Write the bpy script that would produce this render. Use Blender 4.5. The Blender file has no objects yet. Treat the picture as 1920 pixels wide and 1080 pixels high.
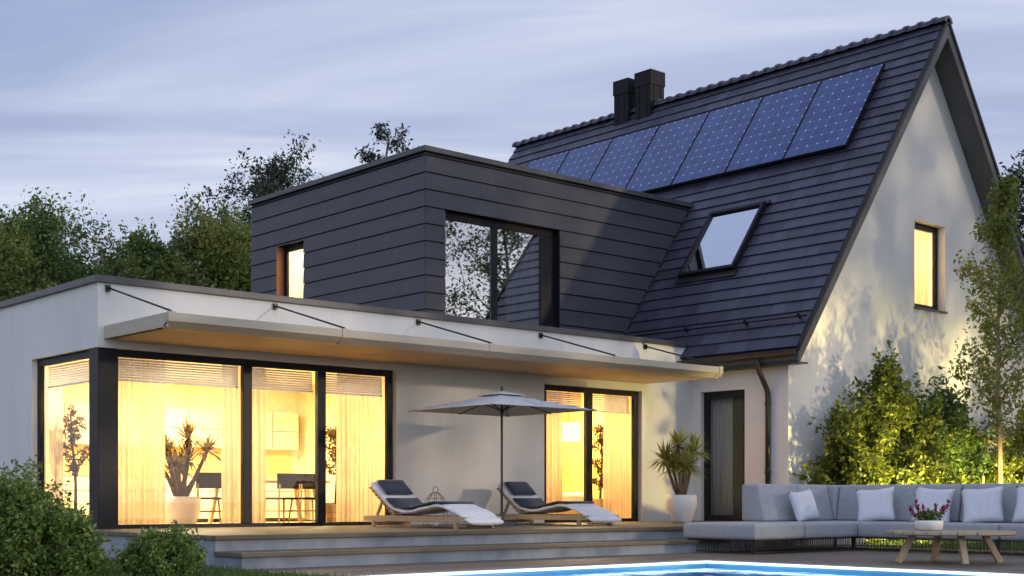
import bpy, math, random
import numpy as np
from mathutils import Vector, Matrix
R = math.radians
scene = bpy.context.scene
COL = scene.collection
rng = np.random.default_rng(7)
random.seed(7)

# ---------------------------------------------------------------- helpers
class MB:
    """collects geometry for ONE mesh object"""
    def __init__(s): s.v = []; s.f = []; s.sm = False
    def add(s, vs, fs):
        o = len(s.v); s.v += [tuple(p) for p in vs]; s.f += [tuple(i + o for i in f) for f in fs]; return s
    def box(s, a, b):
        x0, x1 = sorted((a[0], b[0])); y0, y1 = sorted((a[1], b[1])); z0, z1 = sorted((a[2], b[2]))
        return s.add([(x0,y0,z0),(x1,y0,z0),(x1,y1,z0),(x0,y1,z0),(x0,y0,z1),(x1,y0,z1),(x1,y1,z1),(x0,y1,z1)],
                     [(0,3,2,1),(4,5,6,7),(0,1,5,4),(1,2,6,5),(2,3,7,6),(3,0,4,7)])
    def bar(s, p, q, w, h, up=(0,0,1)):
        p, q = Vector(p), Vector(q); d = (q - p).normalized(); u = Vector(up)
        if abs(d.dot(u)) > .98: u = Vector((1,0,0))
        r = d.cross(u).normalized() * w / 2; u = r.cross(d).normalized() * h / 2
        return s.add([p-r-u,p+r-u,p+r+u,p-r+u,q-r-u,q+r-u,q+r+u,q-r+u],
                     [(0,1,2,3),(7,6,5,4),(0,4,5,1),(1,5,6,2),(2,6,7,3),(3,7,4,0)])
    def tube(s, pts, rad, n=8):
        pts = [Vector(p) for p in pts]; k = len(pts)
        if not hasattr(rad, '__len__'): rad = [rad] * k
        vs = []; u = None
        for i, p in enumerate(pts):
            d = (pts[min(i+1,k-1)] - pts[max(i-1,0)]).normalized()
            if u is None: u = d.orthogonal().normalized()
            u = (u - d * u.dot(d)); u = u.normalized() if u.length > 1e-6 else d.orthogonal().normalized()
            w = d.cross(u)
            for j in range(n):
                t = 2 * math.pi * j / n; vs.append(p + (u * math.cos(t) + w * math.sin(t)) * rad[i])
        fs = [(i*n+j, i*n+(j+1)%n, (i+1)*n+(j+1)%n, (i+1)*n+j) for i in range(k-1) for j in range(n)]
        fs += [tuple(range(n-1,-1,-1)), tuple((k-1)*n + j for j in range(n))]
        return s.add(vs, fs)
    def lathe(s, c, prof, n=32):
        vs = []; k = len(prof)
        for r, z in prof:
            for j in range(n):
                t = 2*math.pi*j/n; vs.append((c[0]+r*math.cos(t), c[1]+r*math.sin(t), c[2]+z))
        fs = [(i*n+j, i*n+(j+1)%n, (i+1)*n+(j+1)%n, (i+1)*n+j) for i in range(k-1) for j in range(n)]
        fs += [tuple(range(n-1,-1,-1)), tuple((k-1)*n + j for j in range(n))]
        return s.add(vs, fs)
    def slab(s, poly, off):
        """planar polygon extruded by vector off"""
        n = len(poly); a = [Vector(p) for p in poly]; b = [p + Vector(off) for p in a]
        return s.add(a + b, [tuple(range(n-1,-1,-1)), tuple(range(n,2*n))] + [(i,(i+1)%n,(i+1)%n+n,i+n) for i in range(n)])
    def build(s, name, m, parent=None, smooth=False, bevel=0, sub=0):
        me = bpy.data.meshes.new(name); me.from_pydata([tuple(p) for p in s.v], [], s.f)
        me.validate(); me.update()
        import bmesh
        b = bmesh.new(); b.from_mesh(me); bmesh.ops.recalc_face_normals(b, faces=b.faces); b.to_mesh(me); b.free()
        if m: me.materials.append(m)
        if smooth: me.polygons.foreach_set('use_smooth', [True]*len(me.polygons))
        o = bpy.data.objects.new(name, me); COL.objects.link(o)
        if parent: o.parent = parent
        if bevel:
            bv = o.modifiers.new('bevel','BEVEL'); bv.width = bevel; bv.segments = 2; bv.limit_method = 'ANGLE'; bv.angle_limit = R(40)
        if sub:
            sb = o.modifiers.new('sub','SUBSURF'); sb.levels = sub; sb.render_levels = sub
        return o

def wall(axis, c, t, u0, u1, z0, z1, holes=(), mb=None):
    """wall sheet of thickness t (signed) in plane axis=c with rectangular openings (ua,ub,za,zb)"""
    mb = mb or MB()
    us = sorted({u0,u1,*[min(max(h[i],u0),u1) for h in holes for i in (0,1)]}); zs = sorted({z0,z1,*[min(max(h[i],z0),z1) for h in holes for i in (2,3)]})
    def full(i, j):
        if i < 0 or j < 0 or i >= len(us)-1 or j >= len(zs)-1: return False
        u, z = (us[i]+us[i+1])/2, (zs[j]+zs[j+1])/2
        return not any(h[0]<u<h[1] and h[2]<z<h[3] for h in holes)
    def P(u, z, k):
        w = c + t*k
        return (w,u,z) if axis == 0 else (u,w,z)
    for i in range(len(us)-1):
        for j in range(len(zs)-1):
            if not full(i,j): continue
            a,b,p,q = us[i],us[i+1],zs[j],zs[j+1]
            for k in (0,1): mb.add([P(a,p,k),P(b,p,k),P(b,q,k),P(a,q,k)],[(0,1,2,3)])
            for (di,dj,e) in ((-1,0,((a,p),(a,q))),(1,0,((b,p),(b,q))),(0,-1,((a,p),(b,p))),(0,1,((a,q),(b,q)))):
                if not full(i+di,j+dj): mb.add([P(*e[0],0),P(*e[1],0),P(*e[1],1),P(*e[0],1)],[(0,1,2,3)])
    return mb

def weld(o, d=.0005):
    import bmesh
    b = bmesh.new(); b.from_mesh(o.data); bmesh.ops.remove_doubles(b, verts=b.verts, dist=d); bmesh.ops.recalc_face_normals(b, faces=b.faces); b.to_mesh(o.data); b.free(); return o

def tag(o, label, cat, group=None):
    o['label'] = label; o['category'] = cat
    if group: o['group'] = group
    return o
def thing(name, label, cat, loc=(0,0,0), rz=0, group=None):
    o = bpy.data.objects.new(name, None); COL.objects.link(o); o.location = loc; o.rotation_euler.z = rz
    o.empty_display_size = .2
    return tag(o, label, cat, group)
def struct(o, kind='structure'): o['kind'] = kind; return o
def dup(root, loc=None, rz=None, label=None, scale=None):
    r = root.copy(); COL.objects.link(r)
    if loc is not None: r.location = loc
    if rz is not None: r.rotation_euler.z = rz
    if scale is not None: r.scale = scale
    if label: r['label'] = label
    for ch in list(root.children):
        c = ch.copy(); COL.objects.link(c); c.parent = r
        for g in list(ch.children):
            d = g.copy(); COL.objects.link(d); d.parent = c
    return r

# ---------------------------------------------------------------- materials
class NT:
    def __init__(s, m): s.t = m.node_tree; s.n = s.t.nodes; s.l = s.t.links
    def new(s, typ, **kw):
        n = s.n.new(typ)
        for k, v in kw.items():
            if k.startswith('i_'): n.inputs[k[2:].replace('_',' ')].default_value = v
            elif k.startswith('n_'): n.inputs[int(k[2:])].default_value = v
            else: setattr(n, k, v)
        return n
    def link(s, a, b): s.l.new(a, b)
    def math(s, op, a, b=None, c=None):
        n = s.n.new('ShaderNodeMath'); n.operation = op
        for i, v in enumerate((a, b, c)):
            if v is None: continue
            if hasattr(v, 'links'): s.link(v, n.inputs[i])
            else: n.inputs[i].default_value = v
        return n.outputs[0]
    def ramp(s, fac, stops, interp='LINEAR'):
        n = s.n.new('ShaderNodeValToRGB'); n.color_ramp.interpolation = interp
        e = n.color_ramp.elements
        while len(e) < len(stops): e.new(.5)
        for k, (p, c) in enumerate(stops): e[k].position = p; e[k].color = (*c, 1) if len(c) == 3 else c
        s.link(fac, n.inputs[0]); return n.outputs[0]
    def mix(s, fac, a, b, blend='MIX'):
        n = s.n.new('ShaderNodeMix'); n.data_type = 'RGBA'; n.blend_type = blend
        for i, v in ((0, fac), (6, a), (7, b)):
            if hasattr(v, 'links'): s.link(v, n.inputs[i])
            else: n.inputs[i].default_value = v if i == 0 else ((*v, 1) if len(v) == 3 else v)
        return n.outputs[2]
def mat(name):
    m = bpy.data.materials.new(name); m.use_nodes = True
    t = NT(m); return m, t, t.n['Principled BSDF']
def noise(t, scale, detail=4, rough=.6, vec=None, stretch=None):
    n = t.new('ShaderNodeTexNoise', i_Scale=scale, i_Detail=detail, i_Roughness=rough)
    tc = t.new('ShaderNodeTexCoord'); v = vec or tc.outputs['Object']
    if stretch:
        mp = t.new('ShaderNodeMapping'); mp.inputs['Scale'].default_value = stretch; t.link(v, mp.inputs[0]); v = mp.outputs[0]
    t.link(v, n.inputs['Vector']); return n.outputs[0]
def bump(t, b, h, strength=.3, dist=.01):
    n = t.new('ShaderNodeBump', i_Strength=strength, i_Distance=dist); t.link(h, n.inputs['Height']); t.link(n.outputs[0], b.inputs['Normal'])
def surf(name, c1, c2, scale=3, rough=.6, bscale=60, bstr=.15, bdist=.005, stretch=None, metal=0, lo=.35, hi=.65, spec=None, detail=5):
    m, t, b = mat(name)
    f = noise(t, scale, detail, .6, stretch=stretch)
    t.link(t.ramp(f, [(lo, c1), (hi, c2)]), b.inputs['Base Color'])
    b.inputs['Roughness'].default_value = rough; b.inputs['Metallic'].default_value = metal
    if spec is not None: b.inputs['Specular IOR Level'].default_value = spec
    if bstr: bump(t, b, noise(t, bscale, 3, .6, stretch=stretch), bstr, bdist)
    return m

M = {}
def plaster(name, c1, c2, cs):
    m, t, b = mat(name)
    f = noise(t, .7, 6, .62, stretch=(1,1,.45)); g = noise(t, 5, 5, .6)
    col = t.ramp(f, [(.3, c1), (.62, c2)])
    col = t.mix(t.ramp(g, [(.55, (0,0,0)), (.8, (.25,.25,.25))]), col, cs)
    st = noise(t, 1.0, 5, .6, stretch=(2.1,2.1,.30)); col = t.mix(t.ramp(st, [(.56, (0,0,0)), (.78, (.28,.28,.28))]), col, tuple(c*.80 for c in cs))
    t.link(col, b.inputs['Base Color']); b.inputs['Roughness'].default_value = .85
    bump(t, b, noise(t, 120, 3, .7), .25, .003)
    return m
M['plaster'] = plaster('white_plaster', (.70,.68,.645), (.77,.75,.715), (.62,.60,.57))
M['room'] = surf('warm_room_paint', (.82,.72,.48), (.84,.76,.54), 1.2, .8, bstr=0)
M['cream'] = surf('cream_cabinet_front', (.70,.60,.38), (.73,.64,.43), 3, .5, bstr=0)
M['yellow'] = surf('yellow_wall_paint', (.80,.54,.14), (.84,.60,.18), 2, .5, bstr=0)
M['roomfloor'] = surf('room_oak_floor', (.42,.28,.14), (.52,.36,.19), 2, .4, stretch=(1,12,1))
M['frame'] = surf('anthracite_frame', (.009,.009,.013), (.013,.013,.017), 4, .45, bstr=.05, spec=.25)
M['cap'] = surf('zinc_grey_capping', (.055,.058,.066), (.075,.078,.088), 5, .42, bstr=.08)
M['clad'] = surf('slate_cladding', (.050,.050,.066), (.066,.066,.084), 1.6, .5, bscale=35, bstr=.12, stretch=(.5,.5,3))
def cladvar():
    m = M['clad']; t = NT(m); b = t.n['Principled BSDF']; old = b.inputs['Base Color'].links[0].from_socket
    tc = t.new('ShaderNodeTexCoord'); sx = t.new('ShaderNodeSeparateXYZ'); t.link(tc.outputs['Object'], sx.inputs[0])
    wn = t.new('ShaderNodeTexWhiteNoise', noise_dimensions='1D'); t.link(t.math('FLOOR', t.math('DIVIDE', t.math('SUBTRACT', sx.outputs[2], 3.32), .318)), wn.inputs['W'])
    st = noise(t, 1.0, 5, .65, stretch=(2.5,2.5,.35))
    c = t.mix(t.math('MULTIPLY', wn.outputs[0], .28), old, (.035,.035,.045)); c = t.mix(t.ramp(st, [(.5,(0,0,0)),(.8,(.45,.45,.45))]), c, (.085,.083,.095))
    t.link(c, b.inputs['Base Color'])
cladvar()
M['barge'] = surf('grey_barge_board', (.06,.062,.070), (.085,.087,.095), 3, .55)
M['soffit'] = surf('grey_soffit', (.09,.09,.092), (.12,.12,.12), 2, .7)
M['metal'] = surf('brown_black_metal', (.030,.027,.026), (.045,.04,.038), 6, .35, metal=.4, bstr=.05)
M['chim'] = surf('black_chimney_and_dark_room', (.007,.007,.009), (.014,.014,.017), 3, .6, spec=.2)
M['steel'] = surf('dark_steel_rod', (.02,.02,.024), (.03,.03,.034), 6, .35, metal=.7, bstr=0)
M['red'] = surf('lit_reveal_and_picture', (.32,.12,.06), (.38,.16,.08), 3, .6)  # red-brown: warm light on the dormer reveal as colour; also the picture
M['concrete'] = surf('blue_grey_concrete', (.20,.23,.265), (.34,.37,.41), 2.2, .75, bscale=40, bstr=.3, bdist=.006, detail=8)
M['white'] = surf('glazed_white_ceramic', (.72,.70,.68), (.80,.78,.76), 4, .35, bstr=.03)
M['blind'] = surf('aluminium_blind', (.80,.81,.83), (.86,.87,.88), 6, .35, bstr=0)
M['soil'] = surf('dark_soil', (.025,.016,.010), (.06,.04,.025), 14, .95, bscale=50, bstr=.6, bdist=.02)
M['bark'] = surf('grey_brown_bark', (.09,.065,.045), (.20,.155,.11), 9, .9, bscale=40, bstr=.6, bdist=.01, stretch=(1,1,.25))
M['paletrunk'] = surf('pale_tan_bark', (.30,.22,.12), (.45,.34,.20), 9, .85, bscale=40, bstr=.4, bdist=.006, stretch=(1,1,.25))
M['black'] = surf('black_upholstery', (.010,.009,.009), (.018,.016,.015), 30, .9, spec=.05)
M['bark2'] = surf('dark_brown_bark', (.05,.03,.015), (.10,.06,.03), 9, .9, bscale=40, bstr=.5, bdist=.008, spec=.1)
M['pooltile'] = surf('blue_pool_lining', (.10,.36,.58), (.15,.44,.66), 2, .5, bstr=0)
M['stone'] = surf('grey_brown_pool_coping', (.15,.13,.11), (.22,.195,.17), 5, .7)

def fabric(name, c1, c2, sc=180):
    m, t, b = mat(name)
    f = noise(t, 14, 6, .7)
    t.link(t.ramp(f, [(.3, c1), (.7, c2)]), b.inputs['Base Color']); b.inputs['Roughness'].default_value = .95
    b.inputs['Specular IOR Level'].default_value = .2
    if 'Sheen Weight' in b.inputs: b.inputs['Sheen Weight'].default_value = .2
    h = t.math('ADD', noise(t, sc, 2, .5), t.math('MULTIPLY', noise(t, 5, 3, .5), 2.5))
    bump(t, b, h, .45, .012); return m
M['sofa'] = fabric('grey_blue_outdoor_fabric', (.31,.33,.355), (.39,.41,.43))
M['pillow'] = fabric('pale_linen', (.62,.64,.69), (.72,.74,.78))
M['mattress'] = fabric('off_white_towelling', (.70,.70,.73), (.80,.80,.82), 90)
M['navy'] = fabric('dark_navy_fabric', (.030,.044,.078), (.046,.062,.10))
M['parasol'] = fabric('pale_grey_canopy', (.50,.505,.53), (.56,.565,.59))

def wood(name, c1, c2, axis=0, plank=None, pax=1, rough=.6, gap=(.02,.014,.009)):
    m, t, b = mat(name)
    tc = t.new('ShaderNodeTexCoord'); sx = t.new('ShaderNodeSeparateXYZ'); t.link(tc.outputs['Object'], sx.inputs[0])
    st = [14,14,14]; st[axis] = .9
    f = noise(t, 1.0, 6, .65, stretch=tuple(st))
    col = t.ramp(f, [(.3, c1), (.7, c2)])
    h = f
    if plank:
        u = t.math('DIVIDE', sx.outputs[pax], plank)
        wn = t.new('ShaderNodeTexWhiteNoise', noise_dimensions='1D'); t.link(t.math('FLOOR', u), wn.inputs['W'])
        col = t.mix(t.math('MULTIPLY', wn.outputs[0], .5), col, tuple(c * .45 for c in c1))
        g = t.math('LESS_THAN', t.math('FRACT', u), .05)
        col = t.mix(g, col, gap); h = t.math('SUBTRACT', f, t.math('MULTIPLY', g, 2))
    t.link(col, b.inputs['Base Color']); b.inputs['Roughness'].default_value = rough
    bump(t, b, h, .3, .006); return m
M['deck'] = wood('terrace_decking', (.13,.10,.062), (.22,.17,.11), 0, .14, 1)
M['lowdeck'] = wood('lower_decking', (.13,.10,.075), (.22,.175,.135), 0, .14, 1)
M['soffitwood'] = wood('canopy_soffit_boards', (.38,.27,.15), (.52,.38,.22), 0, .19, 1, gap=(.16,.1,.05))
M['canopywood'] = wood('canopy_edge_timber', (.42,.37,.28), (.54,.48,.38), 0)
M['oak'] = wood('pale_oak', (.36,.255,.15), (.52,.39,.25), 1)
M['tabletop'] = wood('weathered_teak', (.33,.26,.17), (.47,.38,.27), 0, .16, 1)
M['leg'] = wood('teak_leg', (.32,.25,.16), (.47,.37,.25), 2)
M['boxwood'] = wood('planter_boards', (.30,.19,.10), (.42,.28,.16), 0, .1, 2)

def roofmat():
    m, t, b = mat('anthracite_roof_tiles')
    tc = t.new('ShaderNodeTexCoord'); sx = t.new('ShaderNodeSeparateXYZ'); t.link(tc.outputs['Object'], sx.inputs[0])
    cb = t.new('ShaderNodeCombineXYZ'); t.link(t.math('DIVIDE', sx.outputs[1], .36), cb.inputs[0])
    t.link(t.math('DIVIDE', t.math('SUBTRACT', sx.outputs[2], 3.2), .2373), cb.inputs[1])
    br = t.new('ShaderNodeTexBrick', offset=.5, i_Scale=1.0, i_Mortar_Size=.022, i_Brick_Width=1.0, i_Row_Height=1.0, i_Bias=0)
    br.inputs['Color1'].default_value = (.030,.031,.050,1); br.inputs['Color2'].default_value = (.066,.066,.098,1); br.inputs['Mortar'].default_value = (.010,.010,.014,1)
    t.link(cb.outputs[0], br.inputs['Vector'])
    f = noise(t, 2.2, 6, .6); col = t.mix(t.ramp(f, [(.35,(0,0,0)),(.75,(.35,.35,.35))]), br.outputs[0], (.042,.046,.064))
    t.link(col, b.inputs['Base Color']); b.inputs['Roughness'].default_value = .42
    h = t.math('ADD', t.math('MULTIPLY', br.outputs[1], -1.0), t.math('MULTIPLY', noise(t, 40, 4, .6), .6))
    bump(t, b, h, .5, .012); return m
M['roof'] = roofmat()

def pvmat():
    m, t, b = mat('solar_cells')
    tc = t.new('ShaderNodeTexCoord'); sx = t.new('ShaderNodeSeparateXYZ'); t.link(tc.outputs['Object'], sx.inputs[0])
    u = t.math('DIVIDE', sx.outputs[0], .253); v = t.math('DIVIDE', sx.outputs[1], .259)
    du = t.math('PINGPONG', u, .5); dv = t.math('PINGPONG', v, .5)
    dot = t.math('LESS_THAN', t.math('ADD', du, dv), .095)
    lin = t.math('LESS_THAN', t.math('MINIMUM', du, dv), .024)
    bus = t.math('LESS_THAN', t.math('PINGPONG', t.math('MULTIPLY', u, 3.0), .5), .03)
    wn = t.new('ShaderNodeTexWhiteNoise', noise_dimensions='3D'); cb = t.new('ShaderNodeCombineXYZ')
    t.link(t.math('FLOOR', u), cb.inputs[0]); t.link(t.math('FLOOR', v), cb.inputs[1]); oi = t.new('ShaderNodeObjectInfo'); t.link(oi.outputs['Random'], cb.inputs[2]); t.link(cb.outputs[0], wn.inputs[0])
    col = t.ramp(wn.outputs[0], [(0,(.010,.032,.14)),(1,(.026,.060,.22))])
    fl = noise(t, 26, 4, .7); col = t.mix(t.ramp(fl, [(.45,(0,0,0)),(.75,(.45,.45,.45))]), col, (.04,.085,.27))
    col = t.mix(t.math('MULTIPLY', bus, .25), col, (.10,.14,.30)); col = t.mix(t.math('MULTIPLY', lin, .6), col, (.12,.18,.36)); col = t.mix(dot, col, (.58,.64,.80))
    t.link(col, b.inputs['Base Color']); b.inputs['Roughness'].default_value = .22
    b.inputs['Coat Weight'].default_value = .25; b.inputs['Coat Roughness'].default_value = .08
    return m
M['pv'] = pvmat()

def glassmat(name, lo, k, tint=(1,1,1), rough=0.0, cap=.95):
    m = bpy.data.materials.new(name); m.use_nodes = True; t = NT(m); t.n.remove(t.n['Principled BSDF'])
    out = t.n['Material Output']
    tr = t.new('ShaderNodeBsdfTransparent'); tr.inputs[0].default_value = (*tint,1)
    gl = t.new('ShaderNodeBsdfGlossy'); gl.inputs['Roughness'].default_value = rough; gl.inputs[0].default_value = (.95,.97,1,1)
    ge = t.new('ShaderNodeNewGeometry'); dp = t.new('ShaderNodeVectorMath', operation='DOT_PRODUCT'); t.link(ge.outputs['Incoming'], dp.inputs[0]); t.link(ge.outputs['Normal'], dp.inputs[1])
    sch = t.math('POWER', t.math('SUBTRACT', 1.0, t.math('ABSOLUTE', dp.outputs['Value'])), 5.0)
    fac = t.math('MINIMUM', t.math('ADD', t.math('MULTIPLY', t.math('ADD', t.math('MULTIPLY', sch, .96), .04), k), lo), cap)
    mx = t.new('ShaderNodeMixShader'); t.link(fac, mx.inputs[0]); t.link(tr.outputs[0], mx.inputs[1]); t.link(gl.outputs[0], mx.inputs[2]); t.link(mx.outputs[0], out.inputs[0])
    return m
M['glass'] = glassmat('clear_window_glass', .008, .45, (.98,.99,.97))
M['mirror'] = glassmat('sun_control_glass', .32, .8, (.94,.95,.96))
M['skyglass'] = glassmat('skylight_glass', .80, 1.0, (.5,.53,.56))
M['water'] = glassmat('pool_water', .02, 1.0, (.58,.86,.97), .03, .55)
def waterbump():
    t = NT(M['water']); g = [n for n in t.n if n.type == 'BSDF_GLOSSY'][0]
    b = t.new('ShaderNodeBump', i_Strength=.2, i_Distance=.03); t.link(noise(t, 2.2, 2, .5), b.inputs['Height'])
    t.link(b.outputs[0], g.inputs['Normal'])
    d = [n for n in t.n if n.type == 'VECT_MATH'][0]; t.link(b.outputs[0], d.inputs[1])
waterbump()

def sheer(name, c, trans=.25):
    m = bpy.data.materials.new(name); m.use_nodes = True; t = NT(m); t.n.remove(t.n['Principled BSDF']); out = t.n['Material Output']
    d = t.new('ShaderNodeBsdfDiffuse'); l = t.new('ShaderNodeBsdfTranslucent'); tr = t.new('ShaderNodeBsdfTransparent')
    f = noise(t, 1.0, 3, .5, stretch=(30,30,.6)); col = t.ramp(f, [(.3, tuple(x*.8 for x in c)), (.7, c)])
    t.link(col, d.inputs[0]); t.link(col, l.inputs[0])
    a = t.new('ShaderNodeMixShader', n_0=.6); t.link(d.outputs[0], a.inputs[1]); t.link(l.outputs[0], a.inputs[2])
    b = t.new('ShaderNodeMixShader', n_0=trans); t.link(a.outputs[0], b.inputs[1]); t.link(tr.outputs[0], b.inputs[2]); t.link(b.outputs[0], out.inputs[0])
    return m
M['sheer'] = sheer('cream_sheer_curtain', (.92,.80,.60), .28)
M['greycurtain'] = sheer('grey_curtain', (.66,.66,.68), 0)

def emis(name, c, s):
    m = bpy.data.materials.new(name); m.use_nodes = True; t = NT(m); t.n.remove(t.n['Principled BSDF'])
    e = t.new('ShaderNodeEmission'); e.inputs[0].default_value = (*c,1); e.inputs[1].default_value = s; t.link(e.outputs[0], t.n['Material Output'].inputs[0]); return m
M['led'] = emis('pool_light_strip', (.72,.88,1), 1.5)
M['shade'] = emis('lit_lamp_shade', (1,.78,.42), 1.5)

def leafmat(name, stops, transl=.35, rough=.5, spec=.35):
    m = bpy.data.materials.new(name); m.use_nodes = True; t = NT(m); b = t.n['Principled BSDF']; out = t.n['Material Output']
    g = t.new('ShaderNodeNewGeometry'); col = t.ramp(g.outputs['Random Per Island'], stops)
    t.link(col, b.inputs['Base Color']); b.inputs['Roughness'].default_value = rough; b.inputs['Specular IOR Level'].default_value = spec
    l = t.new('ShaderNodeBsdfTranslucent'); t.link(t.mix(.5, col, tuple(min(1, c*1.3) for c in stops[-1][1])), l.inputs[0])
    a = t.new('ShaderNodeMixShader', n_0=transl); t.link(b.outputs[0], a.inputs[1]); t.link(l.outputs[0], a.inputs[2]); t.link(a.outputs[0], out.inputs[0]); return m
M['lf_dark'] = leafmat('deep_green_leaves', [(0,(.035,.07,.018)),(.6,(.095,.17,.042)),(1,(.18,.25,.06))])
M['lf_olive'] = leafmat('olive_leaves', [(0,(.06,.09,.02)),(.6,(.16,.20,.045)),(1,(.28,.29,.07))])
M['lf_blue'] = leafmat('dark_blue_green_leaves', [(0,(.012,.022,.016)),(.7,(.028,.045,.03)),(1,(.05,.07,.04))], .2)
M['lf_bush'] = leafmat('fresh_green_leaves', [(0,(.035,.07,.016)),(.5,(.11,.195,.04)),(1,(.29,.38,.10))])
M['lf_yel'] = leafmat('yellow_green_leaves', [(0,(.035,.06,.012)),(.45,(.10,.14,.022)),(1,(.27,.29,.04))], .4)  # extra yellow in the colour stands in for the spotlights' glow
M['lf_birch'] = leafmat('light_tree_leaves', [(0,(.06,.09,.018)),(.5,(.14,.19,.04)),(1,(.28,.32,.07))], .4)
M['lf_spike'] = leafmat('yucca_leaves', [(0,(.17,.19,.045)),(.5,(.32,.34,.09)),(1,(.50,.49,.18))], .3)
M['lf_room'] = leafmat('backlit_plant_leaves', [(0,(.035,.020,.004)),(.5,(.09,.05,.008)),(1,(.16,.095,.014))], .2, .7, .05)  # brown tone: warm backlight of the room put into the leaf colour
M['flower'] = leafmat('crimson_blooms', [(0,(.16,.004,.03)),(1,(.38,.015,.09))], .3)
M['grass'] = leafmat('grass_blades', [(0,(.03,.07,.014)),(.6,(.06,.13,.028)),(1,(.13,.20,.05))], .3)
M['lawn'] = surf('lawn_ground', (.028,.05,.014), (.06,.085,.028), 6, .95, bscale=80, bstr=.8, bdist=.03)

# ---------------------------------------------------------------- foliage
def leafmesh(name, P, size, m, parent=None, up=.3, wid=.5, dirs=None, seed=0):
    r = np.random.default_rng(seed); n = len(P)
    P = np.asarray(P, float)
    a = r.normal(size=(n,3)); a[:,2] -= up
    if dirs is not None: a = dirs + .35*a
    a /= np.linalg.norm(a,axis=1)[:,None]
    b = np.cross(a, r.normal(size=(n,3))); b /= np.linalg.norm(b,axis=1)[:,None]+1e-9
    s = size * r.uniform(.6,1.35,(n,1)); nn = np.cross(a,b)
    v = np.empty((n,4,3)); v[:,0] = P; v[:,1] = P + a*s*.5 + b*s*wid*.5 + nn*s*.08; v[:,2] = P + a*s; v[:,3] = P + a*s*.5 - b*s*wid*.5 + nn*s*.08
    me = bpy.data.meshes.new(name); me.vertices.add(4*n); me.vertices.foreach_set('co', v.ravel())
    me.loops.add(4*n); me.loops.foreach_set('vertex_index', np.arange(4*n, dtype=np.int32))
    me.polygons.add(n); me.polygons.foreach_set('loop_start', np.arange(0,4*n,4, dtype=np.int32)); me.polygons.foreach_set('loop_total', np.full(n,4,dtype=np.int32))
    me.update(calc_edges=True); me.materials.append(m)
    o = bpy.data.objects.new(name, me); COL.objects.link(o)
    if parent: o.parent = parent
    return o

def shrub(name, label, cat, loc, rx, ry, h, n, leaf, m, seed, clumps=60, group=None, shape=.9, spread=.16, base=.05):
    r = np.random.default_rng(seed); root = thing(name, label, cat, loc, 0, group)
    ang = r.uniform(0,2*np.pi,clumps); el = r.uniform(0,1,clumps)**shape
    rad = r.uniform(.45,1,clumps)**.6 * (1 + .18*np.sin(3*ang+seed) + .12*np.sin(5*ang+2*seed))
    prof = np.sqrt(np.clip(1-(np.clip(el-.25,0,1)/.78)**2, .02, 1)) * np.clip(.75+el*1.2, 0, 1)
    C = np.stack([rx*rad*prof*np.cos(ang), ry*rad*prof*np.sin(ang), base*h+(h*(1-base)-.1*h)*el*(1+.08*np.sin(4*ang))],1)
    k = r.integers(0,clumps,n); sc = spread*min(rx,h)*r.uniform(.5,1.3,clumps)
    d = r.normal(size=(n,3)); d /= np.linalg.norm(d,axis=1)[:,None]; d *= (r.uniform(0,1,(n,1))**.45)*1.7
    P = C[k] + d*sc[k][:,None]; P[:,2] = np.maximum(P[:,2], .02)
    # loose shoots that break the outline
    ns = int(clumps*1.1); q = C[r.integers(0,clumps,ns)]
    dn = q/np.array([rx,ry,h]) + r.normal(size=(ns,3))*.45; dn[:,2] = np.abs(dn[:,2])+.25; dn /= np.linalg.norm(dn,axis=1)[:,None]
    Ls = r.uniform(.10,.30,ns)*min(h,2*rx); tt = r.uniform(.2,1,(ns,16)); Q = q[:,None,:] + dn[:,None,:]*(sc.mean()*.9+Ls[:,None,None]*tt[:,:,None]) + r.normal(size=(ns,16,3))*leaf*.45
    P = np.concatenate([P, Q.reshape(-1,3)])
    leafmesh('foliage', P, leaf, m, root, seed=seed)
    mb = MB()
    for c in C[:: max(1, clumps//14)]:
        b0 = np.array([c[0]*.12, c[1]*.12, 0]); mid = np.array([c[0]*.4, c[1]*.4, c[2]*.55])
        mb.tube([b0, mid, c], [.016,.010,.004], 5)
    mb.build('stem', M['bark'], root, True)
    return root

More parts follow.
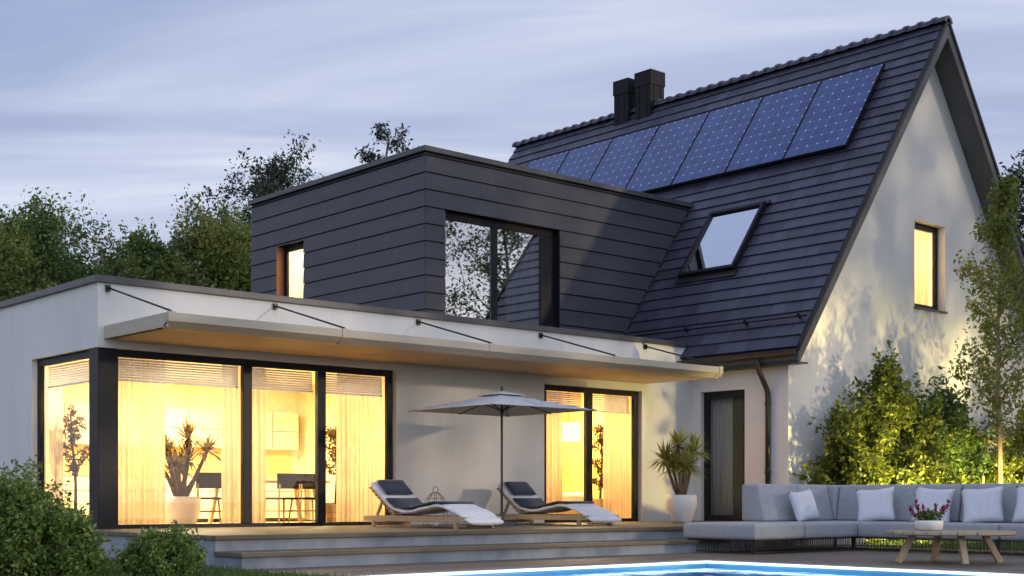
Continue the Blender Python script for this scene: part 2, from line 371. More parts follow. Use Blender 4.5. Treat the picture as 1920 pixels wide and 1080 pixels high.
def tree(name, label, loc, h, th, rad, n, leaf, m, seed, bark=None, group=None, nb=26, crown='round', tr=.14, droop=0, spread=.11, lean=0, up=.5, cat='tree'):
    r = np.random.default_rng(seed); root = thing(name, label, cat, loc, 0, group)
    mb = MB(); T = []
    for i in range(9):
        f = i/8; T.append(np.array([lean*f+.03*h*math.sin(f*4+seed)*f, .03*h*math.sin(f*5+2*seed)*f, h*.97*f]))
    T = np.array(T); mb.tube(T, [tr*(1-.9*i/8)+.01 for i in range(9)], 8)
    tips = []
    for b in range(nb):
        f = th/h + (1-th/h)*((b+r.uniform(0,1))/nb)*.97
        q = f*8; i = min(int(q),7); p0 = T[i] + (T[i+1]-T[i])*(q-i)
        e = (f-th/h)/(1-th/h)
        if crown == 'round': L = rad*math.sqrt(max(.06,1-(2*e-.85)**2*.75))
        elif crown == 'cone': L = rad*(1.05-e)**.8*(.55+.45*min(1,e*5))
        else: L = rad*(.35+.65*math.sin(math.pi*min(1,e*.9+.12)))
        L *= r.uniform(.6,1.15); a = b*2.4 + r.uniform(-.5,.5)
        dv = np.array([math.cos(a), math.sin(a), up + .5*e - droop]); dv /= np.linalg.norm(dv)
        pts = [p0]; d = dv.copy()
        for s in range(4):
            d = d + r.normal(size=3)*.16; d /= np.linalg.norm(d); pts.append(pts[-1] + d*L/4)
        br = max(.012, tr*(1-f)*.55+.008)
        mb.tube(pts, [br, br*.75, br*.55, br*.35, br*.15], 5)
        for s in range(1,5):
            for _ in range(3):
                d2 = d + r.normal(size=3)*.75; d2 /= np.linalg.norm(d2); l2 = L*r.uniform(.15,.42)
                e2 = pts[s] + d2*l2; mb.tube([pts[s], (pts[s]+e2)/2+r.normal(size=3)*.03, e2], [br*.35, br*.25, .004], 4)
                tips.append((pts[s]*.35+e2*.65, l2)); tips.append((e2, l2))
    mb.build('trunk', bark or M['bark'], root, True)
    C = np.array([t[0] for t in tips]); w = r.uniform(.2,1,len(C)); k = r.choice(len(C), n, p=w/w.sum())
    d = r.normal(size=(n,3)); d /= np.linalg.norm(d,axis=1)[:,None]; d *= r.uniform(0,1,(n,1))**.5*1.45
    P = C[k] + d*(spread*rad*r.uniform(.4,1.2,len(C)))[k][:,None]
    leafmesh('crown', P, leaf, m, root, seed=seed+1)
    return root

def yucca(name, label, loc, trunkspec, leaf, n, m, parent_pot, scale=1, group=None, seed=0, cat='potted plant', body='white'):
    """spiky plant in a round pot: heads of sword leaves on short stems"""
    r = np.random.default_rng(seed); root = thing(name, label, cat, loc, 0, group)
    parent_pot(root)
    mb = MB(); k = MB()
    for (pts, rd) in trunkspec:
        mb.tube(pts, rd, 8); tip = Vector(pts[-1])
        for i in range(n):
            a = r.uniform(0,6.283); e = r.uniform(-.35,1.35); L = leaf*r.uniform(.65,1.1)
            d = Vector((math.cos(a)*math.cos(e), math.sin(a)*math.cos(e), math.sin(e))); sd = d.cross(Vector((0,0,1)))
            sd = (sd.normalized() if sd.length > .01 else Vector((1,0,0)))*.019*scale
            dr = Vector((0,0,-L*.28*math.cos(e)))
            p1 = tip + d*L*.5 + dr*.2; p2 = tip + d*L + dr
            k.add([tip-sd*.6, tip+sd*.6, p1+sd, p2, p1-sd], [(0,1,2,4),(4,2,3)])
    mb.build('trunk', M['bark2'] if m is M['lf_room'] else M['bark'], root, True); k.build('foliage', m, root)
    return root

# ---------------------------------------------------------------- camera, world, sun
H0 = .40
cam = bpy.data.cameras.new('camera'); co = bpy.data.objects.new('camera', cam); COL.objects.link(co); scene.camera = co
co.location = (-8.2291, -17.9940, H0); co.rotation_euler = (R(90), 0, R(-(90-48.5133)))
cam.sensor_width = 36; cam.lens = 47.919; cam.shift_y = .2073; cam.clip_end = 2000

SUN_AZ = Vector((.5,-.866)).normalized(); SUN_EL = 9
SKY_K, SKY_GLOW = 7.5, 6.5
w = bpy.data.worlds.new('World'); scene.world = w; w.use_nodes = True
t = NT(w); bg = t.n['Background']
sky = t.new('ShaderNodeTexSky', sky_type='NISHITA', sun_disc=False, sun_elevation=R(SUN_EL), sun_rotation=math.atan2(SUN_AZ.x, SUN_AZ.y))
tc = t.new('ShaderNodeTexCoord'); sx = t.new('ShaderNodeSeparateXYZ'); t.link(tc.outputs['Generated'], sx.inputs[0])
zz = t.math('ADD', t.math('MAXIMUM', sx.outputs[2], 0), .10)
cb = t.new('ShaderNodeCombineXYZ'); t.link(t.math('DIVIDE', sx.outputs[0], zz), cb.inputs[0]); t.link(t.math('DIVIDE', sx.outputs[1], zz), cb.inputs[1])
mp = t.new('ShaderNodeMapping', vector_type='TEXTURE'); mp.inputs['Rotation'].default_value = (0,0,R(-43)); mp.inputs['Scale'].default_value = (3.6,1.0,1); t.link(cb.outputs[0], mp.inputs[0])
n1 = t.new('ShaderNodeTexNoise', i_Scale=1.35, i_Detail=6, i_Roughness=.52, i_Distortion=.5); t.link(mp.outputs[0], n1.inputs['Vector'])
cl = t.ramp(n1.outputs[0], [(.33,(.24,.30,.49)),(.45,(.34,.405,.60)),(.55,(.50,.56,.72)),(.65,(.74,.785,.86))])
el = t.ramp(sx.outputs[2], [(0,(.95,.95,.95)),(.09,(.8,.8,.8)),(.17,(.3,.3,.3)),(.30,(0,0,0))])
cl = t.mix(el, cl, (.80,.83,.89))
sd = t.math('ADD', t.math('MULTIPLY', sx.outputs[0], -.45), t.math('MULTIPLY', sx.outputs[1], -.89))
gl = t.math('ADD', t.math('MULTIPLY', t.math('MAXIMUM', sd, 0), SKY_GLOW), SKY_K)
cg = t.new('ShaderNodeCombineXYZ')
for i_ in range(3): t.link(t.math('MULTIPLY', gl, (.985,.985,1.01)[i_]), cg.inputs[i_])
cl = t.mix(1.0, cl, cg.outputs[0], 'MULTIPLY')
t.link(t.mix(.92, sky.outputs[0], cl), bg.inputs[0]); bg.inputs[1].default_value = .10

sun = bpy.data.lights.new('sun','SUN'); so = bpy.data.objects.new('sun', sun); COL.objects.link(so)
sun.energy = .75; sun.angle = R(2); sun.color = (1,.80,.56)
dv = Vector((-SUN_AZ.x*math.cos(R(SUN_EL)), -SUN_AZ.y*math.cos(R(SUN_EL)), -math.sin(R(SUN_EL))))
so.rotation_euler = dv.to_track_quat('-Z','Y').to_euler(); so.location = (20,-20,15)
vs = scene.view_settings; vs.view_transform = 'Standard'; vs.look = 'None'; vs.gamma = 1; vs.exposure = 0.62
scene.cycles.max_bounces = 8; scene.cycles.transparent_max_bounces = 24; scene.cycles.caustics_reflective = False; scene.cycles.caustics_refractive = False
scene.cycles.sample_clamp_indirect = 6

def area(name, parent, loc, sx_, sy_, power, color=(1,.78,.45), rot=(0,0,0), shape='RECTANGLE'):
    l = bpy.data.lights.new(name,'AREA'); l.shape = shape; l.size = sx_; l.size_y = sy_; l.energy = power; l.color = color
    o = bpy.data.objects.new(name, l); COL.objects.link(o); o.location = loc; o.rotation_euler = rot
    if parent: o.parent = parent
    return o

# ---------------------------------------------------------------- ground
GZ = -.37
mb = MB(); W = 400
mb.add([(-W,-W,GZ-.03),(W,-W,GZ-.03),(W,W,GZ-.03),(-W,W,GZ-.03)],[(0,1,2,3)])
PX0,PX1,PY0,PY1 = -.35,5.22,-14.5,-6.55
# ground with the pool left open
mb = MB()
xs = [-W,PX0-.05,PX1+.05,W]; ys = [-W,PY0-.05,PY1+.05,W]
for i in range(3):
    for j in range(3):
        if i == 1 and j == 1: continue
        mb.add([(xs[i],ys[j],GZ-.03),(xs[i+1],ys[j],GZ-.03),(xs[i+1],ys[j+1],GZ-.03),(xs[i],ys[j+1],GZ-.03)],[(0,1,2,3)])
struct(weld(mb.build('ground', M['lawn'])))
mb = MB()
xs = [-.55,PX0-.15,PX1+.28,11.6]; ys = [-16,PY0-.28,PY1+.28,-4.0]
for i in range(3):
    for j in range(3):
        if i == 1 and j == 1: continue
        mb.box((xs[i],ys[j],GZ-.02),(xs[i+1],ys[j+1],GZ))
struct(mb.build('pool_deck', M['lowdeck']))
# pool
pool = thing('swimming_pool', 'lit blue swimming pool with glowing white rim set in the lower deck', 'swimming pool', (PX1,PY1,GZ))
def loc(o, root): o.matrix_parent_inverse = Matrix.Translation(-root.location); return o
mb = MB(); zb = GZ-1.5
mb.add([(PX0,PY0,zb),(PX1,PY0,zb),(PX1,PY1,zb),(PX0,PY1,zb)],[(0,1,2,3)])
for a,b in (((PX0,PY0),(PX1,PY0)),((PX1,PY0),(PX1,PY1)),((PX1,PY1),(PX0,PY1)),((PX0,PY1),(PX0,PY0))):
    mb.add([(*a,zb),(*b,zb),(*b,GZ-.02),(*a,GZ-.02)],[(0,1,2,3)])
loc(mb.build('basin', M['pooltile'], pool), pool)
mb = MB()
mb.box((PX0-.15,PY1,GZ-.02),(PX1+.28,PY1+.28,GZ+.012)).box((PX1,PY0,GZ-.02),(PX1+.28,PY1,GZ+.012))
loc(mb.build('coping', M['stone'], pool, bevel=.006), pool)
mb = MB().box((PX0,PY1-.025,GZ-.034),(PX1,PY1-.003,GZ-.004)).box((PX1-.025,PY0,GZ-.034),(PX1-.003,PY1-.03,GZ-.004))
loc(mb.build('light_strip', M['led'], pool), pool)
loc(area('pool_light', pool, (3.5,PY1-.12,GZ-.6), 2.5,.3, 22, (.5,.8,1), (R(-90),0,0)), pool)
loc(area('pool_light', pool, (PX1-.12,-9,GZ-.6), .3,4, 22, (.5,.8,1), (0,R(90),0)), pool)
mb = MB(); mb.add([(PX0,PY0,GZ-.07),(PX1,PY0,GZ-.07),(PX1,PY1,GZ-.07),(PX0,PY1,GZ-.07)],[(0,1,2,3)])
struct(mb.build('pool_water', M['water']))

# terrace with two wide steps
TX0, TX1 = -.45, 12.44
ter = thing('terrace', 'raised wooden terrace with two wide grey concrete steps in front of the house', 'terrace', (TX0,-4.1,GZ))
def tp(mb, n, m, **k): return loc(mb.build(n, m, ter, **k), ter)
tp(MB().box((TX0-.03,-4.13,-.055),(TX1,-.03,-.002)), 'deck_board', M['deck'], bevel=.006)
tp(MB().box((TX0,-4.08,GZ-.03),(TX1,-.1,-.057)), 'riser', M['concrete'])
tp(MB().box((TX0-.03,-4.72,-.235),(8.0,-4.083,-.185)), 'step', M['deck'], bevel=.006)
tp(MB().box((TX0,-4.67,GZ-.03),(7.98,-4.085,-.237)), 'riser', M['concrete'])

# ---------------------------------------------------------------- house
WX = 12.49; GY = -2.35; VY = -2.85; RY = 10.44; EX, EZ = 12.13, 3.2; AX, AZ = 17.15, 10.32; SL = (AZ-EZ)/(AX-EX)
house = thing('house', 'white house with steep dark tiled roof, flat living wing and slate clad dormer', 'house', (0,0,0))
def hp(mb, n, m, parent=None, **k): return mb.build(n, m, parent or house, **k)

# windows
def window(axis, c, t, u0, u1, z0, z1, mull=(), bar=.11, mb_=.13, g='glass', zb=.09, zt=.11, blind=None, name='window', frame_m='frame', skip=()):
    """frame mesh (part) with panes and a blind (sub-parts); c is the outer face, t signed depth"""
    P = (lambda u,w,z: (w,u,z)) if axis == 0 else (lambda u,w,z: (u,w,z))
    f = MB(); e = c + t
    f.box(P(u0,c,z0),P(u1,e,z0+zb)); f.box(P(u0,c,z1-zt),P(u1,e,z1))
    cuts = [u0, *[q for m_ in mull for q in (m_-mb_/2, m_+mb_/2)], u1]
    a0 = u0 + (0 if 'l' in skip else bar); a1 = u1 - (0 if 'r' in skip else bar)
    if 'l' not in skip: f.box(P(u0,c,z0+zb),P(a0,e,z1-zt))
    if 'r' not in skip: f.box(P(a1,c,z0+zb),P(u1,e,z1-zt))
    for m_ in mull: f.box(P(m_-mb_/2,c-math.copysign(.012,t),z0+zb),P(m_+mb_/2,e,z1-zt))
    fo = hp(f, name, M[frame_m], bevel=.006)
    edges = [a0] + [q for m_ in mull for q in (m_-mb_/2, m_+mb_/2)] + [a1]
    for i in range(0, len(edges), 2):
        p = MB().box(P(edges[i]+.001,c+t*.45,z0+zb+.001),P(edges[i+1]-.001,c+t*.45+math.copysign(.012,t),z1-zt-.001))
        p.build('pane', M[g], fo)
        if blind:
            bl = MB(); z = z1 - zt - .02
            while z > blind:
                w0, w1 = c+t+math.copysign(.05,t), c+t+math.copysign(.065,t)
                ua, ub = edges[i]+.01, edges[i+1]-.01
                bl.add([P(ua,w0,z-.014),P(ub,w0,z-.014),P(ub,w1,z+.014),P(ua,w1,z+.014),P(ua,w0+math.copysign(.003,t),z-.015),P(ub,w0+math.copysign(.003,t),z-.015),P(ub,w1+math.copysign(.003,t),z+.013),P(ua,w1+math.copysign(.003,t),z+.013)],[(0,1,2,3),(7,6,5,4),(0,4,5,1),(1,5,6,2),(2,6,7,3),(3,7,4,0)])
                z -= .036
            bl.box(P(edges[i]+.01,c+t+math.copysign(.035,t),z-.02),P(edges[i+1]-.01,c+t+math.copysign(.085,t),z+.008))
            bl.build('blind', M['blind'], fo)
    return fo

# living wing walls
EXT_D = 9.0; PT = 3.43
o = hp(wall(1, 0, .22, 0, WX, -.35, PT, [(-.1,5.16,-.4+.37,2.53),(8.46,11.02,-.03,2.5)]), 'front_wall', M['plaster']); weld(o)
o = hp(wall(0, 0, .22, .22, EXT_D, -.35, PT, [(.1,2.3,-.03,2.53)]), 'side_wall', M['plaster']); weld(o)
hp(MB().box((.06,.06,2.531),(5.1,.5,2.56)), 'lintel', M['plaster'])
hp(MB().box((-.05,-.05,PT),(WX-.25,.30,PT+.1)).box((-.05,.30,PT),(.30,EXT_D,PT+.1)), 'parapet_cap', M['cap'], bevel=.008)
hp(MB().box((.22,.22,3.1),(WX,EXT_D,3.3)), 'flat_roof', M['cap'])
# corner glazing
hp(MB().box((.015,.015,-.03),(.315,.315,2.528)), 'corner_post', M['frame'], bevel=.006)
window(1, .08, .08, .317, 5.14, -.03, 2.527, (2.42,3.75), .11, .15, zb=.085, zt=.10, blind=2.12, skip='l')
window(0, .08, .08, .317, 2.29, -.03, 2.527, (), .09, .13, zb=.085, zt=.10, blind=2.12, skip='l')
window(1, .08, .08, 8.48, 11.0, -.03, 2.497, (9.68,), .11, .15, zb=.085, zt=.10, blind=2.10)
# rooms behind the glass
def room(x0,x1,y0,y1,z0,z1,m,openw=()):
    mb = MB()
    mb.box((x0,y1,z0),(x1,y1+.1,z1))
    if 'l' not in openw: mb.box((x0-.1,y0,z0),(x0,y1,z1))
    mb.box((x1,y0,z0),(x1+.1,y1,z1))
    mb.box((x0,y0,z1),(x1,y1,z1+.1))
    return mb
hp(room(.23,7.2,.30,6.2,-.0,2.75,None,'l'), 'room_wall', M['room'])
hp(MB().box((.23,2.4,0),(.33,6.2,2.75)), 'room_wall', M['room'])
hp(MB().box((.23,.23,-.12),(7.2,6.2,-.03)).box((8.0,.23,-.12),(12.4,5.0,-.03)), 'room_floor', M['roomfloor'])
hp(room(8.0,12.3,.30,4.6,-.0,2.75,None), 'room_wall', M['yellow'])
for k,(x,y,s,p) in enumerate(((1.5,2.2,.5,250),(3.6,4.0,.5,280),(5.9,2.4,.5,230),(9.0,2.6,.5,160),(11.2,2.2,.5,170))):
    area('room_light', house, (x,y,2.72), s, s, p)

# house wing
DY0, DY1 = -1.32, -.22
o = hp(wall(0, WX, .25, GY+.28, -.001, -.4, 3.55, [(DY0,DY1,-.03,2.54)]), 'entrance_wall', M['plaster']); weld(o)
# gable wall with window opening
gx0,gx1,gz0,gz1 = 16.75,17.92,4.41,6.22
ru = lambda x: EZ + (x-EX)*SL - .24 if x <= AX else EZ + (2*AX-x-EX)*SL - .24
xl = lambda z: max(WX, EX + (z+.24-EZ)/SL); xr = lambda z: min(21.81, 2*AX - (EX + (z+.24-EZ)/SL))
mb = MB(); y0, y1 = GY, GY+.28
def gp(poly):
    mb.add([(x,y0,z) for x,z in poly],[tuple(range(len(poly)))]); mb.add([(x,y1,z) for x,z in poly],[tuple(range(len(poly)-1,-1,-1))])
ze = ru(WX)
gp([(WX,-.4),(21.81,-.4),(21.81,ze),(xr(gz0),gz0),(gx1,gz0),(gx0,gz0),(xl(gz0),gz0),(WX,ze)])
gp([(xl(gz0),gz0),(gx0,gz0),(gx0,gz1),(xl(gz1),gz1)]); gp([(gx1,gz0),(xr(gz0),gz0),(xr(gz1),gz1),(gx1,gz1)])
gp([(xl(gz1),gz1),(gx0,gz1),(gx1,gz1),(xr(gz1),gz1),(AX,ru(AX))])
for a,b in (((gx0,gz0),(gx1,gz0)),((gx1,gz0),(gx1,gz1)),((gx1,gz1),(gx0,gz1)),((gx0,gz1),(gx0,gz0))):
    mb.add([(a[0],y0,a[1]),(b[0],y0,b[1]),(b[0],y1,b[1]),(a[0],y1,a[1])],[(0,1,2,3)])
mb.add([(WX,y0,-.4),(WX,y1,-.4),(WX,y1,ze),(WX,y0,ze)],[(0,1,2,3)])
weld(hp(mb, 'gable_wall', M['plaster']))
hp(MB().box((21.56,y1,-.4),(21.81,RY,3.5)).box((WX,RY-.6,-.4),(21.56,RY-.35,4)), 'rear_wall', M['plaster'])
window(1, GY+.17, .08, gx0+.002, gx1-.002, gz0+.002, gz1-.002, (), .10, .1, zb=.12, zt=.12)
hp(MB().box((gx0-.03,GY-.05,gz0-.035),(gx1+.03,GY+.17,gz0+.0)), 'window_sill', M['cap'], bevel=.004)
hp(room(15.6,19.0,GY+.30,1.6,3.9,7.0,None,()).box((15.5,GY+.3,3.8),(19.1,1.6,3.9)), 'room_wall', M['room'])
area('room_light', house, (17.2,-.4,6.95), .4,.4, 190)
# entrance door
dfo = window(0, WX+.09, .07, DY0, DY1, -.03, 2.54, (), .12, .1, zb=.14, zt=.14, name='entrance_door')
hp(MB().box((WX+.3,-2,-.05),(WX+2.5,-.05,2.6)), 'room_wall', M['chim'])  # solid black block stands in for the dark space behind the door

# roof
NC = 30; mb = MB(); TH = .24; LIP = .032
nx, nz = -SL/math.hypot(1,SL), 1/math.hypot(1,SL)
prof = []
for i in range(NC):
    a = i/NC; b = (i+1)/NC
    xa, za = EX+(AX-EX)*a, EZ+(AZ-EZ)*a; xb, zb = EX+(AX-EX)*b, EZ+(AZ-EZ)*b
    prof.append(((xa+nx*LIP, za+nz*LIP),(xb+nx*.004, zb+nz*.004)))
for i, (p, q) in enumerate(prof):
    mb.add([(p[0],VY,p[1]),(q[0],VY,q[1]),(q[0],RY,q[1]),(p[0],RY,p[1])],[(0,1,2,3)])
    lo = (EX+(AX-EX)*i/NC, EZ+(AZ-EZ)*i/NC)
    mb.add([(lo[0],VY,lo[1]-.004),(p[0],VY,p[1]),(p[0],RY,p[1]),(lo[0],RY,lo[1]-.004)],[(0,1,2,3)])
for yy in (VY,RY):
    for i, (p, q) in enumerate(prof):
        a = (EX+(AX-EX)*i/NC, EZ+(AZ-EZ)*i/NC); b = (EX+(AX-EX)*(i+1)/NC, EZ+(AZ-EZ)*(i+1)/NC)
        mb.add([(a[0],yy,a[1]-.05),(p[0],yy,p[1]),(q[0],yy,q[1]),(b[0],yy,b[1]-.05)],[(0,1,2,3)])
# right slope
mb.add([(AX,VY,AZ),(2*AX-EX,VY,EZ),(2*AX-EX,RY,EZ),(AX,RY,AZ)],[(0,1,2,3)])
mb.add([(AX,VY,AZ-.05),(2*AX-EX,VY,EZ-.05),(2*AX-EX,VY,EZ),(AX,VY,AZ)],[(0,1,2,3)])
roof = hp(mb, 'roof', M['roof'])
# soffit / roof body
mb = MB()
for s in (1,-1):
    X_ = lambda x: x if s == 1 else 2*AX-x
    mb.slab([(X_(EX+.03),VY+.03,EZ-.05),(X_(AX),VY+.03,AZ-.055),(X_(AX),VY+.03,AZ-TH-.02),(X_(EX+.03),VY+.03,EZ-TH-.02+.04)],(0,RY-VY-.06,0))
hp(mb, 'soffit', M['soffit'])
mb = MB()
for s in (1,-1):
    X_ = lambda x: x if s == 1 else 2*AX-x
    mb.slab([(X_(EX-.02),VY-.025,EZ-.07),(X_(AX),VY-.025,AZ-.06),(X_(AX),VY-.025,AZ-.36),(X_(EX-.02),VY-.025,EZ-.33)],(0,.05,0))
hp(mb, 'barge_board', M['barge'])
mb = MB()
for s in (1,-1):
    X_ = lambda x: x if s == 1 else 2*AX-x
    mb.slab([(X_(EX-.03),VY-.05,EZ+.05),(X_(AX),VY-.05,AZ+.055),(X_(AX),VY-.05,AZ-.06),(X_(EX-.03),VY-.05,EZ-.07)],(0,.07,0))
hp(mb, 'verge_tile', M['frame'], roof)
# ridge tiles
mb = MB(); L = .335; y = VY-.05
while y < RY-.05:
    for (a,b,r0) in ((y,y+L*.8,.135),(y+L*.76,y+L,.165)):
        vsv = []
        for yy in (a,b):
            for j in range(9):
                th = math.pi*(j/8); vsv.append((AX-1.15*r0*math.cos(th), yy, AZ-.06+r0*math.sin(th)*1.05))
        mb.add(vsv, [(j,j+1,j+10,j+9) for j in range(8)] + [tuple(range(8,-1,-1)), tuple(range(9,18))])
    y += L
hp(mb, 'ridge_cap', M['roof'], roof)
# chimneys
for (ya,yb,zt_) in ((5.98,6.47,11.13),(5.2,5.72,11.17)):
    xa, xb = 16.9, 17.4
    c = MB().box((xa,ya,9.6),(xb,yb,zt_-.36)).box((xa-.02,ya-.02,zt_-.36),(xb+.02,yb+.02,zt_))
    for q in (.25,.75): c.box((xa-.012,ya+(yb-ya)*q-.012,9.8),(xa,ya+(yb-ya)*q+.012,zt_-.37)); c.box((xa+(xb-xa)*q-.012,ya-.012,9.8),(xa+(xb-xa)*q+.012,ya,zt_-.37))
    hp(c, 'chimney', M['chim'], roof)
# snow rail
mb = MB(); sxp, szp = EX+.36, EZ+.36*SL
for y in (-2.6,-1.35,0.15): mb.bar((sxp+.05,y,szp+.07),(sxp-.06,y,szp+.14),.04,.05)
mb.tube([(sxp-.04,-2.8,szp+.10),(sxp-.04,1.9,szp+.10)],.018,6)
hp(mb, 'snow_guard', M['frame'], roof)
# gutter and downpipe
mb = MB(); gxc, gzc = EX-.04, EZ-.06; pr = []
for j in range(9):
    th = math.pi + math.pi*j/8; pr.append((gxc+.085*math.cos(th), gzc+.10*math.sin(th)))
pr += [(gxc+.075*math.cos(math.pi+math.pi*j/8), gzc+.09*math.sin(math.pi+math.pi*j/8)) for j in range(8,-1,-1)]
n = len(pr); vv = [(x,VY+.02,z) for x,z in pr] + [(x,RY,z) for x,z in pr]
mb.add(vv, [(i,(i+1)%n,(i+1)%n+n,i+n) for i in range(n)])
for yy in (VY+.02,): mb.add([(x,yy,z) for x,z in pr[:9]],[tuple(range(9))])
hp(mb, 'gutter', M['metal'], smooth=False)
hp(MB().box((EX+.05,VY+.03,EZ-.30),(EX+.09,RY,EZ-.06)).box((EX+.09,VY+.05,EZ-.29),(WX-.001,RY,EZ-.26)), 'fascia', M['metal'])
py = -1.93
hp(MB().tube([(gxc,py,gzc-.08),(gxc,py,gzc-.2),(gxc+.03,py,gzc-.27),(WX-.12,py,gzc-.62),(WX-.075,py,gzc-.72),(WX-.07,py,gzc-.85),(WX-.07,py,-.2)],.052,12)
   .tube([(WX-.07,py,2.2),(WX-.07,py,2.25)],.062,12).tube([(WX-.07,py,.9),(WX-.07,py,.95)],.062,12), 'downpipe', M['metal'], smooth=True)

# dormer
DX, DF, DB, DT = 7.29, 1.98, 8.21, 6.97
wf = (7.78,10.74,3.7,5.86); wl = (6.12,7.16,3.7,5.82)
rx = lambda z: EX + (z-EZ)/SL
def boards(axis, c, t, u0, u1f, hole):
    mb = MB(); z = 3.32; hgt = .318
    while z < DT-.12:
        z1 = min(z+hgt, DT-.10); u1 = u1f(z1)
        zc = [z, z1]
        for hz in hole[2:]:
            if z+.01 < hz < z1-.01: zc.append(hz)
        zc.sort()
        for za, zb2 in zip(zc, zc[1:]):
            zm = (za+zb2)/2
            segs = [(u0,hole[0]),(hole[1],u1)] if hole[2]<zm<hole[3] else [(u0,u1)]
            for (a,b) in segs:
                # lapped board: lower edge proud
                top = zb2 if zb2 < z1-.001 else z1-.02
                fo = lambda zz: t*(.035-.022*(zz-z)/(z1-z))
                P = (lambda u,w,zz: (w,u,zz)) if axis == 0 else (lambda u,w,zz: (u,w,zz))
                mb.add([P(a,c,za),P(b,c,za),P(b,c,top),P(a,c,top),P(a,c-fo(za),za),P(b,c-fo(za),za),P(b,c-fo(top),top),P(a,c-fo(top),top)],
                       [(0,1,2,3),(7,6,5,4),(0,4,5,1),(1,5,6,2),(2,6,7,3),(3,7,4,0)])
        z = z1
    return mb
o = hp(wall(1, DF+.036, .18, DX+.03, 15.2, 3.3, DT-.05, [wf]), 'dormer_wall', M['frame']); weld(o)
o = hp(wall(0, DX+.036, .18, DF+.22, DB, 3.3, DT-.05, [wl]), 'dormer_wall', M['frame']); weld(o)
hp(MB().box((DX+.04,DB-.1,3.3),(15,DB,DT-.05)), 'dormer_wall', M['clad'])
# front wall only up to the roof slope: the surplus lies inside the roof
hp(boards(1, DF+.035, 1, DX, lambda z: rx(z)+.1, wf), 'cladding', M['clad'])
hp(boards(0, DX+.035, 1, DF+.002, lambda z: DB, wl), 'cladding', M['clad'])
hp(MB().box((DX-.05,DF-.05,DT-.10),(14.86,DF+.3,DT)).box((DX-.05,DF+.3,DT-.10),(DX+.3,DB+.04,DT)), 'dormer_cap', M['cap'], bevel=.008)
hp(MB().box((DX+.3,DF+.3,DT-.16),(15.1,DB,DT-.06)), 'dormer_roof', M['cap'])
hp(MB().bar((rx(3.2)+.0,DF-.03,3.2),(rx(DT-.1)-.0,DF-.03,DT-.1),.05,.07,(0,1,0)), 'flashing', M['metal'])
window(1, DF+.17, .06, wf[0]+.002, wf[1]-.002, wf[2], wf[3]-.002, (9.13,), .06, .14, 'mirror', zb=.05, zt=.14)
hp(MB().box((10.36,DF+.17,3.7),(10.67,DF+.23,5.7)), 'shutter_panel', M['frame'])
fw = window(0, DX+.18, .06, wl[0]+.002, wl[1]-.002, wl[2], wl[3]-.002, (), .14, .1, zb=.05, zt=.12)
hp(MB().box((DX+.0,wl[1]-.018,3.7),(DX+.179,wl[1]-.001,wl[3]-.003)), 'window_reveal', M['red'])  # warm light on this side of the recess, put into its colour
hp(MB().box((7.6,5.5,3.35),(9.5,5.6,6.8)).box((9.4,5.6,3.35),(9.5,8.1,6.8)).box((7.6,8.0,3.35),(9.4,8.1,6.8)).box((7.6,5.6,6.7),(9.4,8.0,6.8)), 'room_wall', M['room'])
area('room_light', house, (8.4,6.7,6.65), .4,.4, 130)
hp(MB().box((7.55,5.2,3.35),(14.5,5.3,6.8)), 'room_wall', M['chim'])  # black wall stands in for the darkness of the dormer room

# skylight
sk = MB(); s0, s1 = 13.42, 14.46; ya, yb = -.36, 1.12
L_ = lambda x, o_=0: (x+nx*o_, EZ+(x-EX)*SL+nz*o_)
def sbar(xa, xb, y0_, y1_, h0, h1, mb):
    a0=L_(xa,h0); a1=L_(xb,h0); b0=L_(xa,h1); b1=L_(xb,h1)
    mb.add([(a0[0],y0_,a0[1]),(a1[0],y0_,a1[1]),(a1[0],y1_,a1[1]),(a0[0],y1_,a0[1]),(b0[0],y0_,b0[1]),(b1[0],y0_,b1[1]),(b1[0],y1_,b1[1]),(b0[0],y1_,b0[1])],
           [(0,3,2,1),(4,5,6,7),(0,1,5,4),(1,2,6,5),(2,3,7,6),(3,0,4,7)])
fr = .075
sbar(s0,s0+fr*.6,ya,yb,-.02,.15,sk); sbar(s1-fr*.6,s1,ya,yb,-.02,.15,sk); sbar(s0+fr*.6,s1-fr*.6,ya,ya+fr,-.02,.15,sk); sbar(s0+fr*.6,s1-fr*.6,yb-fr,yb,-.02,.15,sk)
sky_o = hp(sk, 'skylight', M['frame'], bevel=.006)
p = MB(); sbar(s0+fr*.6,s1-fr*.6,ya+fr,yb-fr,.085,.095,p); p.build('pane', M['skyglass'], sky_o)
for q_ in ((s0-.09,s0,.06),(s1,s1+.05,.075)):
    p = MB(); sbar(q_[0],q_[1],ya-.06,yb+.06,.035,q_[2],p); p.build('flashing', M['metal'], sky_o)

# canopy with five segments of timber edge, stay rods and brackets
CX0, CX1, CZ0, CZ1, CY = .12, 11.14, 2.64, 2.83, -1.9
mb = MB(); mb.slab([(CX0,-.001,CZ0+.03),(CX0,CY+.13,CZ0+.03),(CX0,CY+.03,CZ0+.09),(CX0,CY+.03,CZ1-.01),(CX0,-.001,CZ1-.01)],(CX1-CX0,0,0))
can = hp(mb, 'canopy', M['canopywood'])
MB().box((CX0+.06,CY+.16,CZ0+.005),(CX1-.06,-.001,CZ0+.029)).build('underside', M['soffitwood'], can)
rods = [.12+.02, 2.84, 5.59, 8.35, 11.09]
for a, b in zip(rods, rods[1:]):
    MB().slab([(a+.05,CY+.13,CZ0),(a+.05,CY,CZ0+.08),(a+.05,CY,CZ1),(a+.05,CY+.05,CZ1+.004),(a+.05,CY+.05,CZ0+.07),(a+.05,CY+.17,CZ0)],(b-a-.10,0,0)).build('edge_board', M['canopywood'], can)
